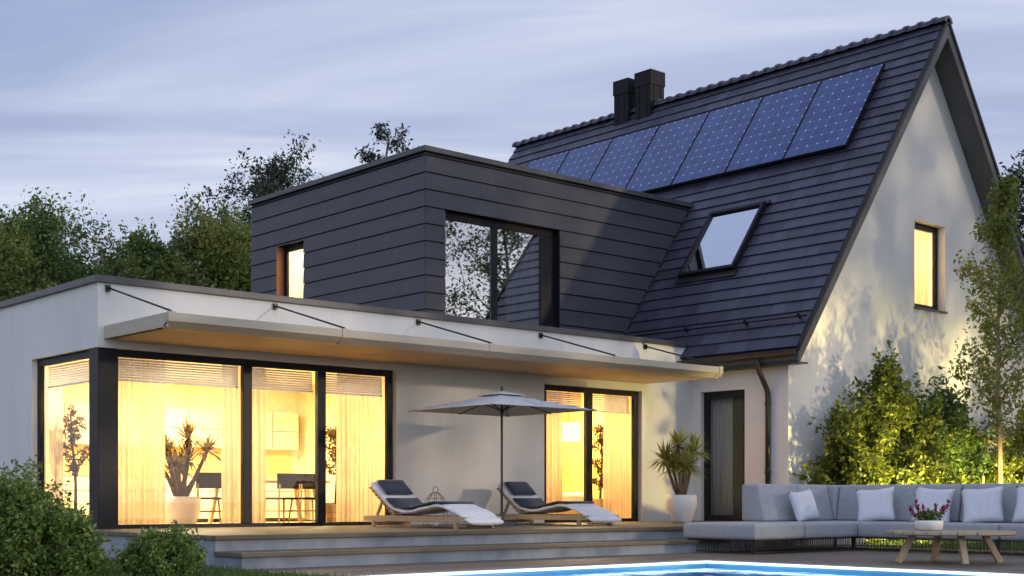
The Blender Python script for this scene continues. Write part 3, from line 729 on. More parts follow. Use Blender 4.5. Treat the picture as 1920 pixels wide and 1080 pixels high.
MB().box((CX0-.03,CY+.05,CZ0+.01),(CX0,-.001,CZ1)).build('edge_board', M['canopywood'], can)
MB().box((CX1,CY+.05,CZ0+.01),(CX1+.03,-.001,CZ1)).build('edge_board', M['canopywood'], can)
for x in rods:
    MB().box((x-.05,CY-.012,CZ0+.075),(x+.05,CY+.04,CZ1+.012)).slab([(x-.05,CY-.012,CZ0+.075),(x-.05,CY+.13,CZ0-.012),(x-.05,CY+.17,CZ0-.006),(x-.05,CY+.04,CZ0+.09)],(.10,0,0)).build('bracket', M['canopywood'], can)
    MB().tube([(x,CY+.02,CZ1+.02),(x,-.04,3.36)],.014,8).box((x-.03,-.05,3.31),(x+.03,-.001,3.40)).build('stay_rod', M['steel'], can)

# ---------------------------------------------------------------- solar panels
th = math.atan(SL); PW, PL = 1.56, 2.38
pan = thing('solar_panel', '', 'solar panel', group='solar panels on the roof')
# local x runs along the ridge towards the gable, y up the slope, z off the roof
MB().box((.02,.02,.0),(PW-.02,PL-.02,.034)).build('cell_sheet', M['pv'], pan)
f = MB().box((0,0,-.03),(PW,.02,.04)).box((0,PL-.02,-.03),(PW,PL,.04)).box((0,.02,-.03),(.02,PL-.02,.04)).box((PW-.02,.02,-.03),(PW,PL-.02,.04)).box((.1,.3,-.10),(PW-.1,.35,-.03)).box((.1,PL-.35,-.10),(PW-.1,PL-.3,-.03))
f.build('frame', M['frame'], pan)
names = ['solar panel nearest the gable end of the roof', 'second solar panel from the gable end of the roof', 'third solar panel from the gable end of the roof', 'middle one of the seven solar panels on the roof',
         'solar panel above the dormer roof, third from the hidden far end', 'second last solar panel, low over the dormer roof edge', 'last solar panel at the far end of the roof, half hidden by the dormer']
xb_, ex_ = 15.15, .115
px, pz = xb_+nx*ex_, EZ+(xb_-EX)*SL+nz*ex_
for i in range(7):
    y_far = -1.86 + (i+1)*1.575 - .01
    mtx = Matrix(((0,math.cos(th),-math.sin(th),px),(-1,0,0,y_far),(0,math.sin(th),math.cos(th),pz),(0,0,0,1)))
    o = pan if i == 0 else dup(pan)
    o.matrix_world = mtx; o['label'] = names[i]

# ---------------------------------------------------------------- curtains
def curtain(label, axis, u0, u1, c, z0, z1, m='sheer', folds=9, group='curtains hanging inside the windows', amp=.035):
    mb = MB(); n = folds*8; vs = []
    for i in range(n+1):
        u = u0+(u1-u0)*i/n; d = amp*math.sin(2*math.pi*folds*i/n) + .4*amp*math.sin(2*math.pi*folds*.37*i/n+1)
        for z in (z0, (z0+z1)/2, z1):
            d2 = d*(1.0 if z < z1 else .6)
            vs.append((c+d2,u,z) if axis == 0 else (u,c+d2,z))
    mb.add(vs, [(3*i+j,3*i+j+1,3*i+j+4,3*i+j+3) for i in range(n) for j in (0,1)])
    o = mb.build('curtain', M[m], None, True)
    sd_ = o.modifiers.new('thick','SOLIDIFY'); sd_.thickness = .004
    return tag(o, label, 'curtain', group)
curtain('cream sheer curtain beside the corner post of the wide living room window', 1, .45, 1.22, .38, 0.0, 2.5)
curtain('cream sheer curtain against the first mullion right of the corner post', 1, 2.16, 2.92, .38, 0, 2.5, folds=8)
curtain('cream sheer curtain at the end of the wide window near the first lounger', 1, 4.25, 5.22, .38, 0, 2.5, folds=11)
curtain('cream sheer curtain at the far edge of the side window round the corner', 0, 1.75, 2.27, .235, 0, 2.5, folds=6, amp=.02)
curtain('cream sheer curtain in the bedroom window behind the parasol', 1, 8.55, 9.28, .40, 0, 2.5, folds=8)
curtain('cream sheer curtain in the bedroom window next to the potted yucca', 1, 10.40, 11.15, .40, 0, 2.5, folds=8)
curtain('cream sheer curtain drawn half across the small gable window', 1, 17.25, 17.85, GY+.34, 4.3, 6.2, folds=6, amp=.02)
curtain('cream sheer curtain in the narrow side window of the dormer', 0, 6.15, 6.6, DX+.32, 3.5, 5.8, folds=5, amp=.02)
curtain('grey curtain drawn behind the glass entrance door', 0, -.82, -.25, WX+.24, 0, 2.45, 'greycurtain', 6, None)
curtain('pale grey curtain behind the right pane of the large dormer window', 1, 9.55, 10.46, DF+.30, 3.5, 5.8, 'greycurtain', 10, None, .025)

# ---------------------------------------------------------------- loungers
def make_lounger(label):
    root = thing('sun_lounger', label, 'sun lounger', (0,0,0), 0, 'sun loungers on the terrace')
    W2 = .33   # local x across, local y from the head (0) to the foot (+)
    f = MB()
    for s in (-1,1): f.box((s*W2-.02,0,.085),(s*W2+.02,2.42,.165))
    f.box((-W2+.02,0,.085),(W2-.02,.04,.165)).box((-W2+.02,2.38,.085),(W2-.02,2.42,.165))
    for y in np.arange(.72,2.36,.12): f.box((-W2+.02,y,.15),(W2-.02,y+.07,.172))
    f.box((-W2+.02,.25,.02),(W2-.02,.29,.075)); f.box((-W2,1.72,.005),(-W2+.04,2.28,.03))
    f.build('frame', M['oak'], root, bevel=.004)
    for s in (-1,1):
        for y in (.24,2.22): MB().box((s*W2-.018,y-.035,0),(s*W2+.018,y+.035,.084)).build('leg', M['oak'], root)
    b = MB()
    for s in (-1,1): b.bar((s*(W2-.06),.10,.615),(s*(W2-.06),.70,.19),.035,.05)
    for q in np.linspace(.02,.98,9): b.bar((-W2+.02,.10+.6*q-.013,.615-.425*q-.02),(W2-.02,.10+.6*q-.013,.615-.425*q-.02),.05,.016,(0,.5,.7))
    for s in (-1,1): b.bar((s*(W2-.06),.38,.40),(s*(W2-.06),.24,.17),.035,.035)
    b.build('backrest', M['oak'], root)
    # wavy padded mattress
    pr = [(.08,.635),(.22,.54),(.40,.405),(.58,.285),(.74,.215),(.95,.185),(1.2,.195),(1.45,.24),(1.68,.275),(1.9,.262),(2.12,.20),(2.32,.125),(2.52,.03)]
    k = 4; P = []
    for i in range(len(pr)-1):
        for j in range(k):
            q = j/k; P.append((pr[i][0]*(1-q)+pr[i+1][0]*q, pr[i][1]*(1-q)+pr[i+1][1]*q))
    P.append(pr[-1]); mb = MB(); vs = []; T = .085
    for i, (y, z) in enumerate(P):
        a = P[max(i-1,0)]; c = P[min(i+1,len(P)-1)]; d = Vector((c[0]-a[0], c[1]-a[1])).normalized(); n_ = Vector((-d.y, d.x))
        tt = T*(1+.10*math.sin(i*math.pi/k)) 
        sec = [(-.315,.2),(-.335,.5),(-.31,.9),(-.15,1.0),(.15,1.0),(.31,.9),(.335,.5),(.315,.2),(.15,.0),(-.15,0)]
        for (x, h) in sec: vs.append((x, y+n_.x*tt*h, z+n_.y*tt*h))
    m = len(sec); fs = [(i*m+j,i*m+(j+1)%m,(i+1)*m+(j+1)%m,(i+1)*m+j) for i in range(len(P)-1) for j in range(m)] + [tuple(range(m)), tuple((len(P)-1)*m+j for j in range(m-1,-1,-1))]
    mb.add(vs, fs); mt = mb.build('mattress', M['mattress'], root, True, sub=1)
    # navy runner lying on the mattress
    mb = MB(); vs = []
    sub = [(y,z) for (y,z) in P if .48 < y < 1.95]
    for i, (y, z) in enumerate(sub):
        a = sub[max(i-1,0)]; c = sub[min(i+1,len(sub)-1)]; d = Vector((c[0]-a[0], c[1]-a[1])).normalized(); n_ = Vector((-d.y, d.x))
        for x, h in ((-.27,.085),(.325,.085),(.325,.112),(-.27,.112)): vs.append((x, y+n_.x*h, z+n_.y*h))
    fs = [(i*4+j,i*4+(j+1)%4,(i+1)*4+(j+1)%4,(i+1)*4+j) for i in range(len(sub)-1) for j in range(4)] + [(3,2,1,0), tuple((len(sub)-1)*4+j for j in range(4))]
    mb.add(vs, fs); mb.build('seat_pad', M['navy'], root, True)
    cushion((.02,.36,.60), .52, .36, .10, M['navy'], 'pillow', root, (R(-37),0,0))
    return root
def cushion(c, w, h, t, m, name, parent=None, rot=(0,0,0), n=14, pinch=.10):
    """soft square cushion; local x=w, y=h, z=thickness"""
    mb = MB(); vs = []; 
    for s in (1,-1):
        for i in range(n+1):
            for j in range(n+1):
                u, v = 2*i/n-1, 2*j/n-1
                bulge = (max(0,(1-u**4))*max(0,(1-v**4)))**.5
                k = 1 - pinch*(1-abs(u)**1.5)*abs(v)**3; k2 = 1 - pinch*(1-abs(v)**1.5)*abs(u)**3
                vs.append((u*w/2*k2, v*h/2*k, s*(t/2*bulge + (.004 if abs(u)<1 and abs(v)<1 else 0))))
    N = (n+1)**2; fs = []
    for i in range(n):
        for j in range(n):
            a = i*(n+1)+j; fs.append((a,a+n+1,a+n+2,a+1)); fs.append((N+a,N+a+1,N+a+n+2,N+a+n+1))
    mb.add(vs, fs); o = mb.build(name, m, parent, True); weld(o, .002); o.location = c; o.rotation_euler = rot; return o
l1 = make_lounger('teak sun lounger nearer the wide corner window, white mattress, dark pillow')
l1.rotation_euler.z = R(180); l1.location = (4.30,-.78,.0)
l2 = dup(l1, (7.22,-.42,.0), rz=R(177), label='teak sun lounger in front of the bedroom window, under the parasol')

# parasol
UX, UY = 5.72, -1.98
um = thing('parasol', 'square pale grey parasol on a slim pole between the two loungers', 'parasol', (UX,UY,0))
A_, ZE, ZT = 1.06, 1.80, 2.09
mb = MB(); n = 12; vs = []
def can_z(u, v):
    q = max(abs(u), abs(v)); e = min(abs(u), abs(v)); return ZT - (ZT-ZE)*q**.92 - .012*math.sin(math.pi*q)*(1 - (e/q if q > 1e-6 else 0))
for i in range(n+1):
    for j in range(n+1):
        u, v = 2*i/n-1, 2*j/n-1; vs.append((u*A_, v*A_, can_z(u,v)))
mb.add(vs, [(i*(n+1)+j,(i+1)*(n+1)+j,(i+1)*(n+1)+j+1,i*(n+1)+j+1) for i in range(n) for j in range(n)])
c = mb.build('canopy', M['parasol'], um); s_ = c.modifiers.new('thick','SOLIDIFY'); s_.thickness = .006
mb = MB(); mb.add([(-.28,-.28,ZT-.058),(.28,-.28,ZT-.058),(.28,.28,ZT-.058),(-.28,.28,ZT-.058),(0,0,ZT+.012)],[(0,1,4),(1,2,4),(2,3,4),(3,0,4)])
c2 = mb.build('vent_cap', M['parasol'], um); s_ = c2.modifiers.new('thick','SOLIDIFY'); s_.thickness = .006
MB().tube([(0,0,.04),(0,0,ZT+.04)],.019,10).lathe((0,0,ZT+.03),[(.012,0),(.022,.02),(.022,.05),(.006,.065)],10).build('pole', M['barge'], um, True)
MB().lathe((0,0,0),[(.24,0),(.24,.045),(.22,.055),(.04,.06),(.03,.22)],28).build('base', M['barge'], um)
for k_ in range(8):
    a = k_*math.pi/4; u, v = math.cos(a), math.sin(a); q = max(abs(u),abs(v)); u, v = u/q, v/q
    MB().bar((0,0,ZT-.05),(u*A_*.98,v*A_*.98,ZE-.008),.016,.022).build('rib', M['barge'], um)
    MB().bar((0,0,ZT-.30),(u*A_*.30,v*A_*.30,can_z(u*.3,v*.3)-.025),.014,.016).build('strut', M['barge'], um)
MB().tube([(0,0,ZT-.33),(0,0,ZT-.27)],.034,10).build('hub', M['metal'], um)

# wire lantern between the loungers
la = thing('lantern', 'small dome shaped wire lantern on the terrace between the loungers', 'lantern', (5.02,-1.2,0))
mb = MB()
for k_ in range(8):
    a = k_*math.pi/4; mb.tube([(.19*math.cos(a)*q, .19*math.sin(a)*q, z) for q, z in ((1,0),(1,.2),(.95,.32),(.75,.43),(.4,.50),(.12,.525))], .005, 5)
for q, z in ((1,.01),(1,.2),(.75,.43)): mb.tube([(.19*q*math.cos(i*math.pi/12), .19*q*math.sin(i*math.pi/12), z) for i in range(25)], .005, 5)
mb.tube([(.05*math.cos(i*math.pi/8), 0, .565+.05*math.sin(i*math.pi/8)) for i in range(17)], .006, 5)
mb.build('cage', M['stone'], la); MB().lathe((0,0,.01),[(.04,0),(.04,.16),(.005,.165)],14).build('candle', M['white'], la)

# ---------------------------------------------------------------- potted plants
def roundpot(r0, r1, h, m='white'):
    def f(root):
        MB().lathe((0,0,0),[(r0*.72,0),(r0*.8,.02),(r1*.97,h*.55),(r1,h*.8),(r1*.95,h),(r1*.86,h),(r1*.84,h-.05),(.01,h-.05)],36).build('pot', M[m], root, True)
        MB().lathe((0,0,h-.05),[(r1*.84,.0),(.01,.012)],20).build('soil', M['soil'], root)
    return f
tk = []
for (a, ra, hz, mid) in ((.3,.10,1.02,.6),(2.2,.30,1.12,.62),(4.2,.34,1.0,.6),(5.4,.22,1.28,.7),(3.3,.12,1.38,.75),(1.2,.34,.98,.58)):
    tk.append(([(0.02*math.cos(a),.02*math.sin(a),.44),(ra*.45*math.cos(a),ra*.45*math.sin(a),mid),(ra*math.cos(a),ra*math.sin(a),hz)],[.05,.032,.026]))
yucca('potted_plant', 'spiky yucca in a glossy white pot on the terrace beside the entrance door', (10.45,-1.52,0), tk, .45, 120, M['lf_spike'], roundpot(.22,.275,.50), seed=3)
# inside: yucca in white pot
tk = []
for (a, ra, hz, mid) in ((.3,.16,1.62,.9),(2.2,.42,1.28,.85),(4.0,.50,1.18,.8),(5.5,.42,1.42,.85),(3.1,.25,1.40,.8),(1.2,.34,1.15,.7),(4.8,.2,1.25,.8)):
    tk.append(([(0.02*math.cos(a),.02*math.sin(a),.42),(ra*.5*math.cos(a),ra*.5*math.sin(a),mid-.1),(ra*math.cos(a),ra*math.sin(a),hz-.22)],[.075,.035,.028]))
yucca('potted_plant', 'big branching yucca in a wide white pot inside the living room window', (2.2,1.75,-.02), tk, .42, 70, M['lf_room'], roundpot(.28,.31,.48), seed=5)
def boxpot(w, h):
    def f(root):
        MB().box((-w/2,-w/2,0),(w/2,w/2,h)).build('pot', M['boxwood'], root, bevel=.006); MB().box((-w/2+.03,-w/2+.03,h),(w/2-.03,w/2-.03,h+.012)).build('soil', M['soil'], root)
    return f
def indoor_tree(label, loc_, h, bare, rad, n, seed, pot, m='lf_room', leaf=.07, crown='round', lean=0):
    root = tree('potted_plant', label, loc_, h, bare, rad, n, leaf, M[m], seed, M['bark2'], nb=16, crown=crown, tr=.022, spread=.16, lean=lean, cat='potted plant'); pot(root); return root
indoor_tree('small round headed tree in a square wooden planter inside the wide window', (5.35,2.05,-.02), 1.65, .85, .36, 900, 11, boxpot(.42,.36))
indoor_tree('slender young tree growing behind the glass of the side window round the corner', (.55,2.0,-.02), 1.80, .8, .30, 620, 14, roundpot(.14,.18,.3), crown='oval')
indoor_tree('tall leafy house plant in a tan pot behind the bedroom window', (11.35,1.45,.0), 2.0, .6, .26, 900, 17, boxpot(.34,.42), crown='oval')

# ---------------------------------------------------------------- dining furniture
def chair(label, loc_, rz):
    c = thing('dining_chair', label, 'chair', loc_, rz, 'dining chairs inside the living room')
    MB().box((-.23,-.22,.44),(.23,.22,.48)).build('seat', M['black'], c, bevel=.015)
    mb = MB(); vs = []
    for s in (0,1):
        for i in range(9):
            u = -1+2*i/8
            for z in (.62,.88): vs.append((u*.23, .235-.05*(1-u*u)*-1 + s*.03 - .05, z))
    fs = []
    for i in range(8):
        a = 2*i; fs += [(a,a+2,a+3,a+1),(18+a,18+a+1,18+a+3,18+a+2),(a+1,a+3,a+21,a+19),(a,a+18,a+20,a+2)]
    fs += [(0,1,19,18),(16,34,35,17)]
    mb.add(vs, fs); mb.build('backrest', M['black'], c, bevel=.008)
    for sx_ in (-1,1):
        MB().tube([(sx_*.24,-.25,0),(sx_*.19,-.18,.44)],[.013,.02],8).build('leg', M['oak'], c)
        MB().tube([(sx_*.25,.27,0),(sx_*.2,.2,.44),(sx_*.2,.235,.70)],[.013,.02,.014],8).build('leg', M['oak'], c)
    MB().bar((-.21,-.2,.25),(-.21,.22,.25),.018,.03).bar((.21,-.2,.25),(.21,.22,.25),.018,.03).bar((-.21,0,.25),(.21,0,.25),.018,.03).build('stretcher', M['oak'], c)
    return c
ch = chair('black backed dining chair nearest the big yucca, seen through the wide pane', (2.74,1.85,-.03), R(160))
ch2 = dup(ch, (4.05,1.75,-.03), R(185), 'black backed dining chair just right of the first mullion, near the table end')
ch3 = dup(ch, (4.62,1.85,-.03), R(172), 'black backed dining chair half hidden by the second mullion')
tb = thing('dining_table', 'long wooden dining table with slanted legs between the black chairs', 'table', (4.0,2.35,-.03))
MB().box((-.85,-.42,.73),(1.15,.42,.77)).build('tabletop', M['oak'], tb, bevel=.008)
for x, y in ((-.7,-.3),(-.7,.3),(.95,-.3),(.95,.3)): MB().bar((x*1.1,y*1.15,0),(x*.93,y*.9,.73),.06,.06).build('leg', M['oak'], tb)
kt = thing('kitchen_unit', 'white kitchen cabinets along the back wall of the living room', 'kitchen', (3.6,5.9,-.03))
MB().box((-2.8,-.3,.08),(3.4,.28,.88)).build('base_cabinet', M['cream'], kt)
MB().box((-2.82,-.33,.881),(3.42,.28,.92)).build('worktop', M['oak'], kt)
MB().box((-2.8,-.08,1.46),(3.4,.28,2.2)).build('wall_cabinet', M['cream'], kt)
MB().box((-2.8,.22,.921),(3.4,.28,1.459)).build('splashback', M['yellow'], kt)
g_ = MB()
for x in np.arange(-2.8,3.45,.62): g_.box((x-.006,-.306,.1),(x+.006,-.299,.86)).box((x-.006,-.086,1.47),(x+.006,-.079,2.19))
g_.box((-2.8,-.306,.60),(3.4,-.299,.612)).box((-2.8,-.086,1.82),(3.4,-.079,1.83)).build('joint', M['frame'], kt)
# bedroom bits
pl = thing('pendant_lamp', 'glowing cream drum lamp shade hanging in the bedroom window', 'lamp', (10.6,1.6,0))
MB().lathe((0,0,1.58),[(.24,0),(.24,.36),(.235,.36),(.235,0)],32).build('lamp_shade', M['shade'], pl, True)
MB().tube([(0,0,1.94),(0,0,2.74)],.006,6).build('cord', M['frame'], pl)
bd = thing('bed', 'low white bed seen through the bedroom window', 'bed', (10.2,2.6,-.03))
MB().box((-1.3,-.9,.1),(1.3,.9,.34)).build('frame', M['oak'], bd, bevel=.02); MB().box((-1.27,-.87,.34),(1.27,.87,.58)).build('mattress', M['white'], bd, bevel=.07)
for x in (-1.2,1.2):
    for y in (-.8,.8): MB().box((x-.04,y-.04,0),(x+.04,y+.04,.1)).build('leg', M['oak'], bd)
tag(MB().box((10.9,4.54,1.2),(11.8,4.595,2.0)).build('wall_picture', M['red']), 'orange picture on the back wall of the bedroom', 'picture')

# ---------------------------------------------------------------- sofa
sf = thing('corner_sofa', 'long grey outdoor corner sofa on a wire base beside the pool', 'sofa', (9.6,-5.8,GZ))
def sp(mb, n, m, **k): return loc(mb.build(n, m, sf, **k), sf)
def puff(x0,x1,y0,y1,z0,z1,name,m='sofa',bv=.05): 
    o = loc(MB().box((x0,y0,z0),(x1,y1,z1)).build(name, M[m], sf, True), sf)
    b_ = o.modifiers.new('b','BEVEL'); b_.width = bv; b_.segments = 4; return o
SZ0, SZ1 = -.165, .07
puff(7.13,8.315,-5.82,-4.45,SZ0,SZ1,'seat_cushion'); puff(8.325,9.575,-5.82,-4.45,SZ0,SZ1,'seat_cushion'); puff(9.585,10.95,-5.82,-4.45,SZ0,SZ1,'seat_cushion')
puff(9.585,10.95,-8.16,-5.83,SZ0,SZ1,'seat_cushion'); puff(9.585,10.95,-10.5,-8.17,SZ0,SZ1,'seat_cushion')
def wedge_y(x0,x1,yf,yb,z0,z1,lean):   # back cushion facing -Y
    mb = MB().slab([(x0,yf,z0),(x0,yf+lean,z1),(x0,yb,z1),(x0,yb,z0)],(x1-x0,0,0)); o = loc(mb.build('back_cushion', M['sofa'], sf, True), sf)
    b_ = o.modifiers.new('b','BEVEL'); b_.width = .045; b_.segments = 4
def wedge_x(y0,y1,xf,xb,z0,z1,lean):   # back cushion facing -X
    mb = MB().slab([(xf,y0,z0),(xf+lean,y0,z1),(xb,y0,z1),(xb,y0,z0)],(0,y1-y0,0)); o = loc(mb.build('back_cushion', M['sofa'], sf, True), sf)
    b_ = o.modifiers.new('b','BEVEL'); b_.width = .045; b_.segments = 4
wedge_y(8.62,9.62,-4.83,-4.36,.072,.655,.14); wedge_y(9.63,10.44,-4.83,-4.36,.072,.655,.14); wedge_y(10.45,10.92,-4.84,-4.36,.072,.65,.02)
wedge_x(-7.03,-4.845,10.42,10.92,.072,.65,.13); wedge_x(-9.25,-7.06,10.42,10.92,.072,.65,.13); wedge_x(-11,-9.27,10.42,10.92,.072,.65,.13)
wb = MB()
def wires(x0,y0,x1,y1,z0,z1,step=.055):
    L_ = math.hypot(x1-x0,y1-y0); n_ = int(L_/step)
    for i in range(n_+1):
        q = i/n_; wb.bar((x0+(x1-x0)*q,y0+(y1-y0)*q,z0),(x0+(x1-x0)*q,y0+(y1-y0)*q,z1),.006,.006)
    for z in (z0+.005,z1-.005): wb.bar((x0,y0,z),(x1,y1,z),.012,.012)
zb0, zb1 = GZ+.02, SZ0-.005
wires(7.2,-5.76,9.62,-5.76,zb0,zb1); wires(7.2,-5.76,7.2,-4.5,zb0,zb1); wires(9.64,-5.78,9.64,-10.4,zb0,zb1); wires(7.2,-4.5,10.9,-4.5,zb0,zb1); wires(10.9,-4.5,10.9,-10.4,zb0,zb1)
wb.box((7.2,-5.75,SZ0-.02),(9.6,-4.5,SZ0-.003)).box((9.66,-10.4,SZ0-.02),(10.88,-4.5,SZ0-.003))
for (x,y) in ((7.25,-5.7),(7.25,-4.55),(9.7,-5.7),(10.85,-4.55),(9.7,-8.1),(10.85,-8.1),(9.7,-10.3),(10.85,-10.3)): wb.box((x-.02,y-.02,GZ),(x+.02,y+.02,zb1))
sp(wb, 'wire_base', M['metal'])
wb = MB()
wires(8.75,-4.33,10.9,-4.33,.07,.58); wires(10.95,-4.4,10.95,-10.4,.07,.58)
for z in np.arange(.1,.58,.08): wb.bar((8.75,-4.33,z),(8.75,-4.47,z),.008,.008)
sp(wb, 'wire_back', M['metal'])
pn = ['pale blue throw pillow alone on the short side of the corner sofa', 'pale throw pillow on the long side of the sofa, nearest its corner', 'pale throw pillow on the sofa right behind the red flower bowl',
      'pale throw pillow in front of the second back cushion, over the table', 'pale throw pillow cut off by the edge of the photo']
def pil(i, c, rot, s=.60):
    o = cushion(c, s, s*.93, .17, M['pillow'], 'throw_pillow', None, rot); tag(o, pn[i], 'pillow', 'throw pillows on the corner sofa')
pil(0,(9.36,-5.02,.315),(R(72),R(-6),0),.55)
for i,(y,tw) in enumerate(((-5.78,.12),(-6.78,-.10),(-7.60,.06),(-8.42,-.05))):
    pil(i+1,(10.17,y,.325),(R(73),R(4 if i%2 else -5),R(-90)+.33+tw))

# coffee table with flower bowl
ct = thing('coffee_table', 'round weathered teak coffee table with four splayed legs by the pool', 'table', (6.93,-8.98,GZ))
MB().lathe((0,0,.345),[(.74,0),(.78,.012),(.78,.04),(.765,.05)],56).build('tabletop', M['tabletop'], ct)
for a in (20,110,200,290):
    a = R(a+28); MB().bar((.63*math.cos(a),.63*math.sin(a),0),(.44*math.cos(a),.44*math.sin(a),.345),.075,.075,(-math.sin(a),math.cos(a),0)).build('leg', M['leg'], ct, bevel=.006)
fb = thing('flower_bowl', 'white bowl of crimson flowers standing on the coffee table', 'flower bowl', (6.90,-8.72,GZ+.395))
MB().lathe((0,0,0),[(.13,0),(.165,.012),(.175,.09),(.175,.125),(.16,.125),(.155,.10),(.01,.10)],32).build('bowl', M['white'], fb, True)
r = np.random.default_rng(5); n = 420; a = r.uniform(0,6.28,n); q = r.uniform(0,.15,n); P = np.stack([q*np.cos(a), q*np.sin(a), r.uniform(.1,.24,n)-q*.25],1)
leafmesh('foliage', P, .055, M['lf_dark'], fb, up=-.4)
for (x,y,dx,dy,h) in ((-.09,.04,-.12,.1,.37),(-.05,.02,-.05,.03,.30),(.05,-.05,.02,-.02,.33),(.10,-.06,.22,-.2,.36),(.07,-.09,.10,-.1,.30),(-.08,.09,-.2,.12,.27)):
    P = []
    for _ in range(70):
        s_ = r.uniform(.35,1); P.append(np.array([x+dx*.5*s_, y+dy*.5*s_, .1+(h-.1)*s_]) + r.normal(size=3)*.018*(1.25-s_))
    leafmesh('bloom', np.array(P), .036, M['flower'], fb, up=-.5)

# ---------------------------------------------------------------- planting
g1 = 'lit shrubs along the gable wall'
shrub('shrub', 'broad leafy shrub against the gable, nearest the house corner', 'shrub', (13.5,-3.15,GZ), 1.05,.62,2.5, 9880,.115,M['lf_yel'],21,70,g1)
shrub('shrub', 'tallest pointed shrub in front of the gable wall, below its window', 'shrub', (14.75,-3.1,GZ), 1.1,.62,3.55, 13300,.115,M['lf_yel'],22,95,g1,shape=1.05)
shrub('shrub', 'low bright shrub in front of the tall one, just over the sofa back', 'shrub', (14.6,-3.95,GZ), 1.0,.5,1.45, 6080,.10,M['lf_yel'],23,50,g1)
shrub('shrub', 'dark dense shrub between the tall shrub and the staked tree', 'shrub', (16.35,-3.15,GZ), 1.05,.62,3.0, 9880,.115,M['lf_dark'],24,80,g1)
shrub('shrub', 'low yellow lit shrub behind the staked tree trunk', 'shrub', (17.9,-3.6,GZ), 1.3,.55,1.75, 6840,.10,M['lf_yel'],25,60,g1)
shrub('shrub', 'shrub at the right edge of the photo beside the gable', 'shrub', (19.9,-3.5,GZ), 1.1,.6,2.9, 6840,.115,M['lf_yel'],26,60,g1)
tree('young_tree', 'slim young tree with pale trunk rising in front of the gable window', (16.85,-4.2,GZ), 7.3, 1.7, 1.5, 6800, .10, M['lf_birch'], 31, M['paletrunk'], nb=40, crown='cone', tr=.055, spread=.12, up=.75)
for i,(x,y) in enumerate(((16.55,-4.0),(17.22,-4.52))):
    o = MB().tube([(x,y,GZ),(x,y,GZ+1.25)],.03,10).tube([(x,y,GZ+1.25),(x,y,GZ+1.27)],[.03,.012],10).build('tree_stake', M['paletrunk'], None)
    tag(o, ('wooden tree stake left of the pale trunk','wooden tree stake right of the pale trunk')[i], 'stake', 'stakes of the young tree')
tree('broadleaf_tree', 'tree behind the right slope of the roof', (28.2,.9,GZ), 10.0, 3, 2.3, 9000, .13, M['lf_blue'], 33, nb=26, tr=.16, spread=.15)
# background trees
gb = 'trees behind the house'
tree('broadleaf_tree', 'dense green tree rising behind the left end of the flat roof parapet', (8.2,22.6,GZ), 9.4, 2.5, 2.6, 22400, .13, M['lf_dark'], 41, group=gb, nb=34, spread=.17)
shrub('hedge_bush', 'low dark bush in the dip between the two tree masses', 'bush', (10.3,21.6,GZ), 2.0,1.5,9.1, 14400,.14,M['lf_olive'],42,60,gb,base=.45,spread=.2)
shrub('hedge_bush', 'wide olive bush behind the parapet, left of the dormer', 'bush', (13.2,20.2,GZ), 2.0,1.8,10.2, 24000,.14,M['lf_olive'],43,90,gb,base=.45,spread=.2)
shrub('hedge_bush', 'dark rounded bush just right of the dip in the treeline', 'bush', (11.7,21.6,GZ), 1.6,1.6,10.0, 17600,.14,M['lf_dark'],44,70,gb,base=.45,spread=.2)
shrub('hedge_bush', 'dark green bush half hidden by the dormer corner', 'bush', (14.9,21.8,GZ), 1.7,1.8,10.7, 17600,.14,M['lf_dark'],48,70,gb,base=.45,spread=.2)
shrub('hedge_bush', 'dark bush behind the left end of the parapet', 'bush', (5.9,20.2,GZ), 2.0,1.8,8.6, 16000,.14,M['lf_olive'],47,70,gb,base=.45,spread=.2)
shrub('hedge_bush', 'full green bush filling the crown base of the left tree', 'bush', (8.3,22.4,GZ), 2.2,1.8,9.6, 20800,.14,M['lf_dark'],49,80,gb,base=.45,spread=.2)
tree('tall_tree', 'tall airy tree with open branches rising left of the dormer', (18.2,24.4,GZ), 12.9, 4.0, 4.0, 16800, .14, M['lf_blue'], 45, group=gb, nb=30, spread=.085, crown='oval', tr=.22, up=.45)
tree('tall_tree', 'tree whose twiggy top just shows above the dormer roof', (21.0,21.4,GZ), 14.5, 5.0, 2.2, 5000, .14, M['lf_blue'], 46, group=gb, nb=20, spread=.10, crown='oval', tr=.18)
# garden trees beyond the pool, mirrored in the glass; some set to shade the house
t0 = tree('garden_tree', 'airy garden tree on the lawn beyond the pool', (13.6,-14.6,GZ), 13.5, 1.0, 3.2, 14000, .14, M['lf_dark'], 51, group='garden trees beyond the pool', nb=36, spread=.12, tr=.14)
for (x,y,s,rz) in ((22.6,-12.8,.95,1.3),(9.4,-17.2,.95,2.2),(27.4,-15.4,1.05,4.0),(19.8,-18.5,1.05,5.2)):  # unseen copies, spaced to shade the upper gable and leave a sun gap
    dup(t0, (x,y,GZ), rz, scale=(s,s,s))
tree('garden_tree', 'added high crowned garden tree with a long bare trunk, shading the dormer from beyond the pool', (18.6,-14.2,GZ), 14.5, 7.2, 3.4, 12000, .15, M['lf_dark'], 53, group='garden trees beyond the pool', nb=30, spread=.14, tr=.16)  # unseen, added for shade: crown blocks the dormer, low sun passes beneath
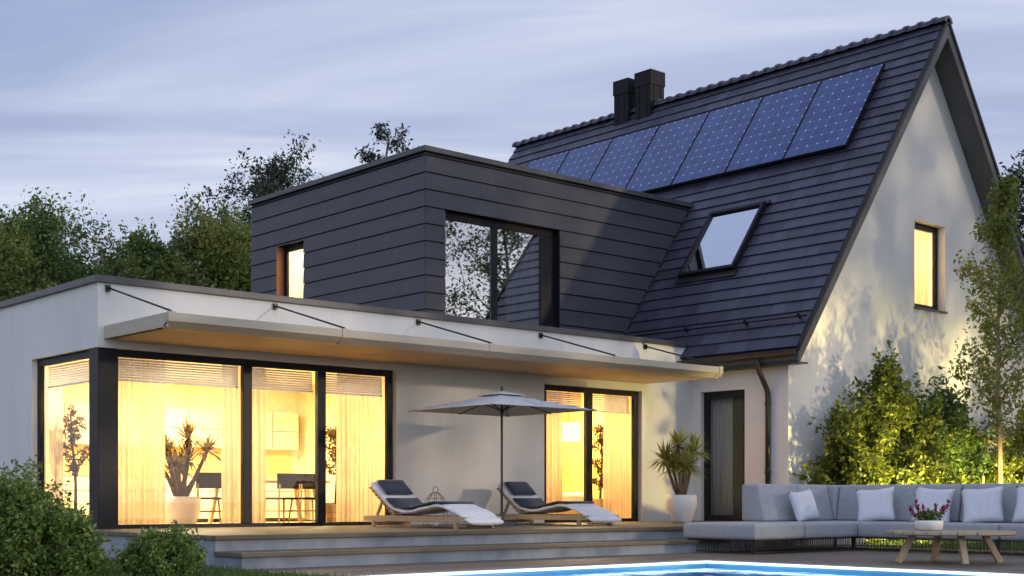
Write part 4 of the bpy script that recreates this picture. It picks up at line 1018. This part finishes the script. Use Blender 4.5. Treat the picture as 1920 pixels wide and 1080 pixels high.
# foreground bushes
gf = 'bushes at the near corner of the lawn'
shrub('garden_bush', 'big dense garden bush in the near left corner, tallest of the front bushes', 'bush', (-3.0,-4.30,GZ), .66,.6,1.02, 17000,.056,M['lf_bush'],61,130,gf,spread=.14)
shrub('garden_bush', 'middle garden bush sloping down towards the corner post', 'bush', (-2.54,-4.66,GZ), .40,.40,.62, 10000,.056,M['lf_bush'],62,95,gf,spread=.15)
shrub('garden_bush', 'small round bush in front of the terrace steps', 'bush', (-1.68,-5.24,GZ), .35,.36,.42, 11000,.048,M['lf_bush'],63,100,gf,spread=.17)
shrub('garden_bush', 'pale green bush cut off by the left edge of the photo', 'bush', (-3.5,-4.3,GZ), .45,.5,1.12, 6000,.058,M['lf_yel'],64,50,gf)
# grass
r = np.random.default_rng(9); n = 26000
x = r.uniform(-5,-.3,n); y = r.uniform(-7.5,-1.5,n); k = ~((x > -.56)&(y < -4)); x, y = x[k], y[k]; n = len(x)
x2 = r.uniform(11.7,20,9000); y2 = r.uniform(-9,-3.4,9000); x = np.concatenate([x,x2]); y = np.concatenate([y,y2]); n = len(x)
P = np.stack([x,y,np.full(n,GZ-.035)],1); d = np.stack([r.normal(0,.35,n), r.normal(0,.35,n), np.ones(n)],1)
o = leafmesh('grass', P, .09, M['grass'], wid=.09, dirs=d, seed=3); struct(o, 'stuff')

# garden uplights among the shrubs
def uplight(label, loc_, power, aim):
    g = thing('garden_spotlight', label, 'garden light', loc_, 0, 'garden spotlights under the shrubs')
    MB().tube([(0,0,0),(0,0,.10)],.012,8).lathe((0,0,.10),[(.03,0),(.045,.02),(.05,.10),(.044,.10),(.04,.03),(.01,.03)],16).build('lamp_body', M['frame'], g)
    l = bpy.data.lights.new('spot','SPOT'); l.energy = power; l.color = (1,.80,.30); l.spot_size = R(92); l.spot_blend = .5; l.shadow_soft_size = .06
    o = bpy.data.objects.new('lamp_light', l); COL.objects.link(o); o.parent = g; o.location = (0,0,.22)
    o.rotation_euler = Vector(aim).to_track_quat('-Z','Y').to_euler()
UP = 700
uplight('garden spotlight at the foot of the shrub nearest the house corner', (13.0,-5.15,GZ), UP, (.1,.9,.30))
uplight('garden spotlight in front of the low bright shrub, on its left', (14.0,-5.15,GZ), UP, (.05,.9,.30))
uplight('garden spotlight in front of the low bright shrub, on its right', (15.2,-5.15,GZ), UP, (.0,.9,.30))
uplight('garden spotlight beside the staked tree', (16.3,-5.15,GZ), UP, (.25,.9,.30))
uplight('garden spotlight in front of the low yellow lit shrub', (17.6,-5.15,GZ), UP, (.1,.9,.30))
uplight('garden spotlight at the right end of the shrubs', (19.2,-5.15,GZ), UP, (.1,.9,.30))
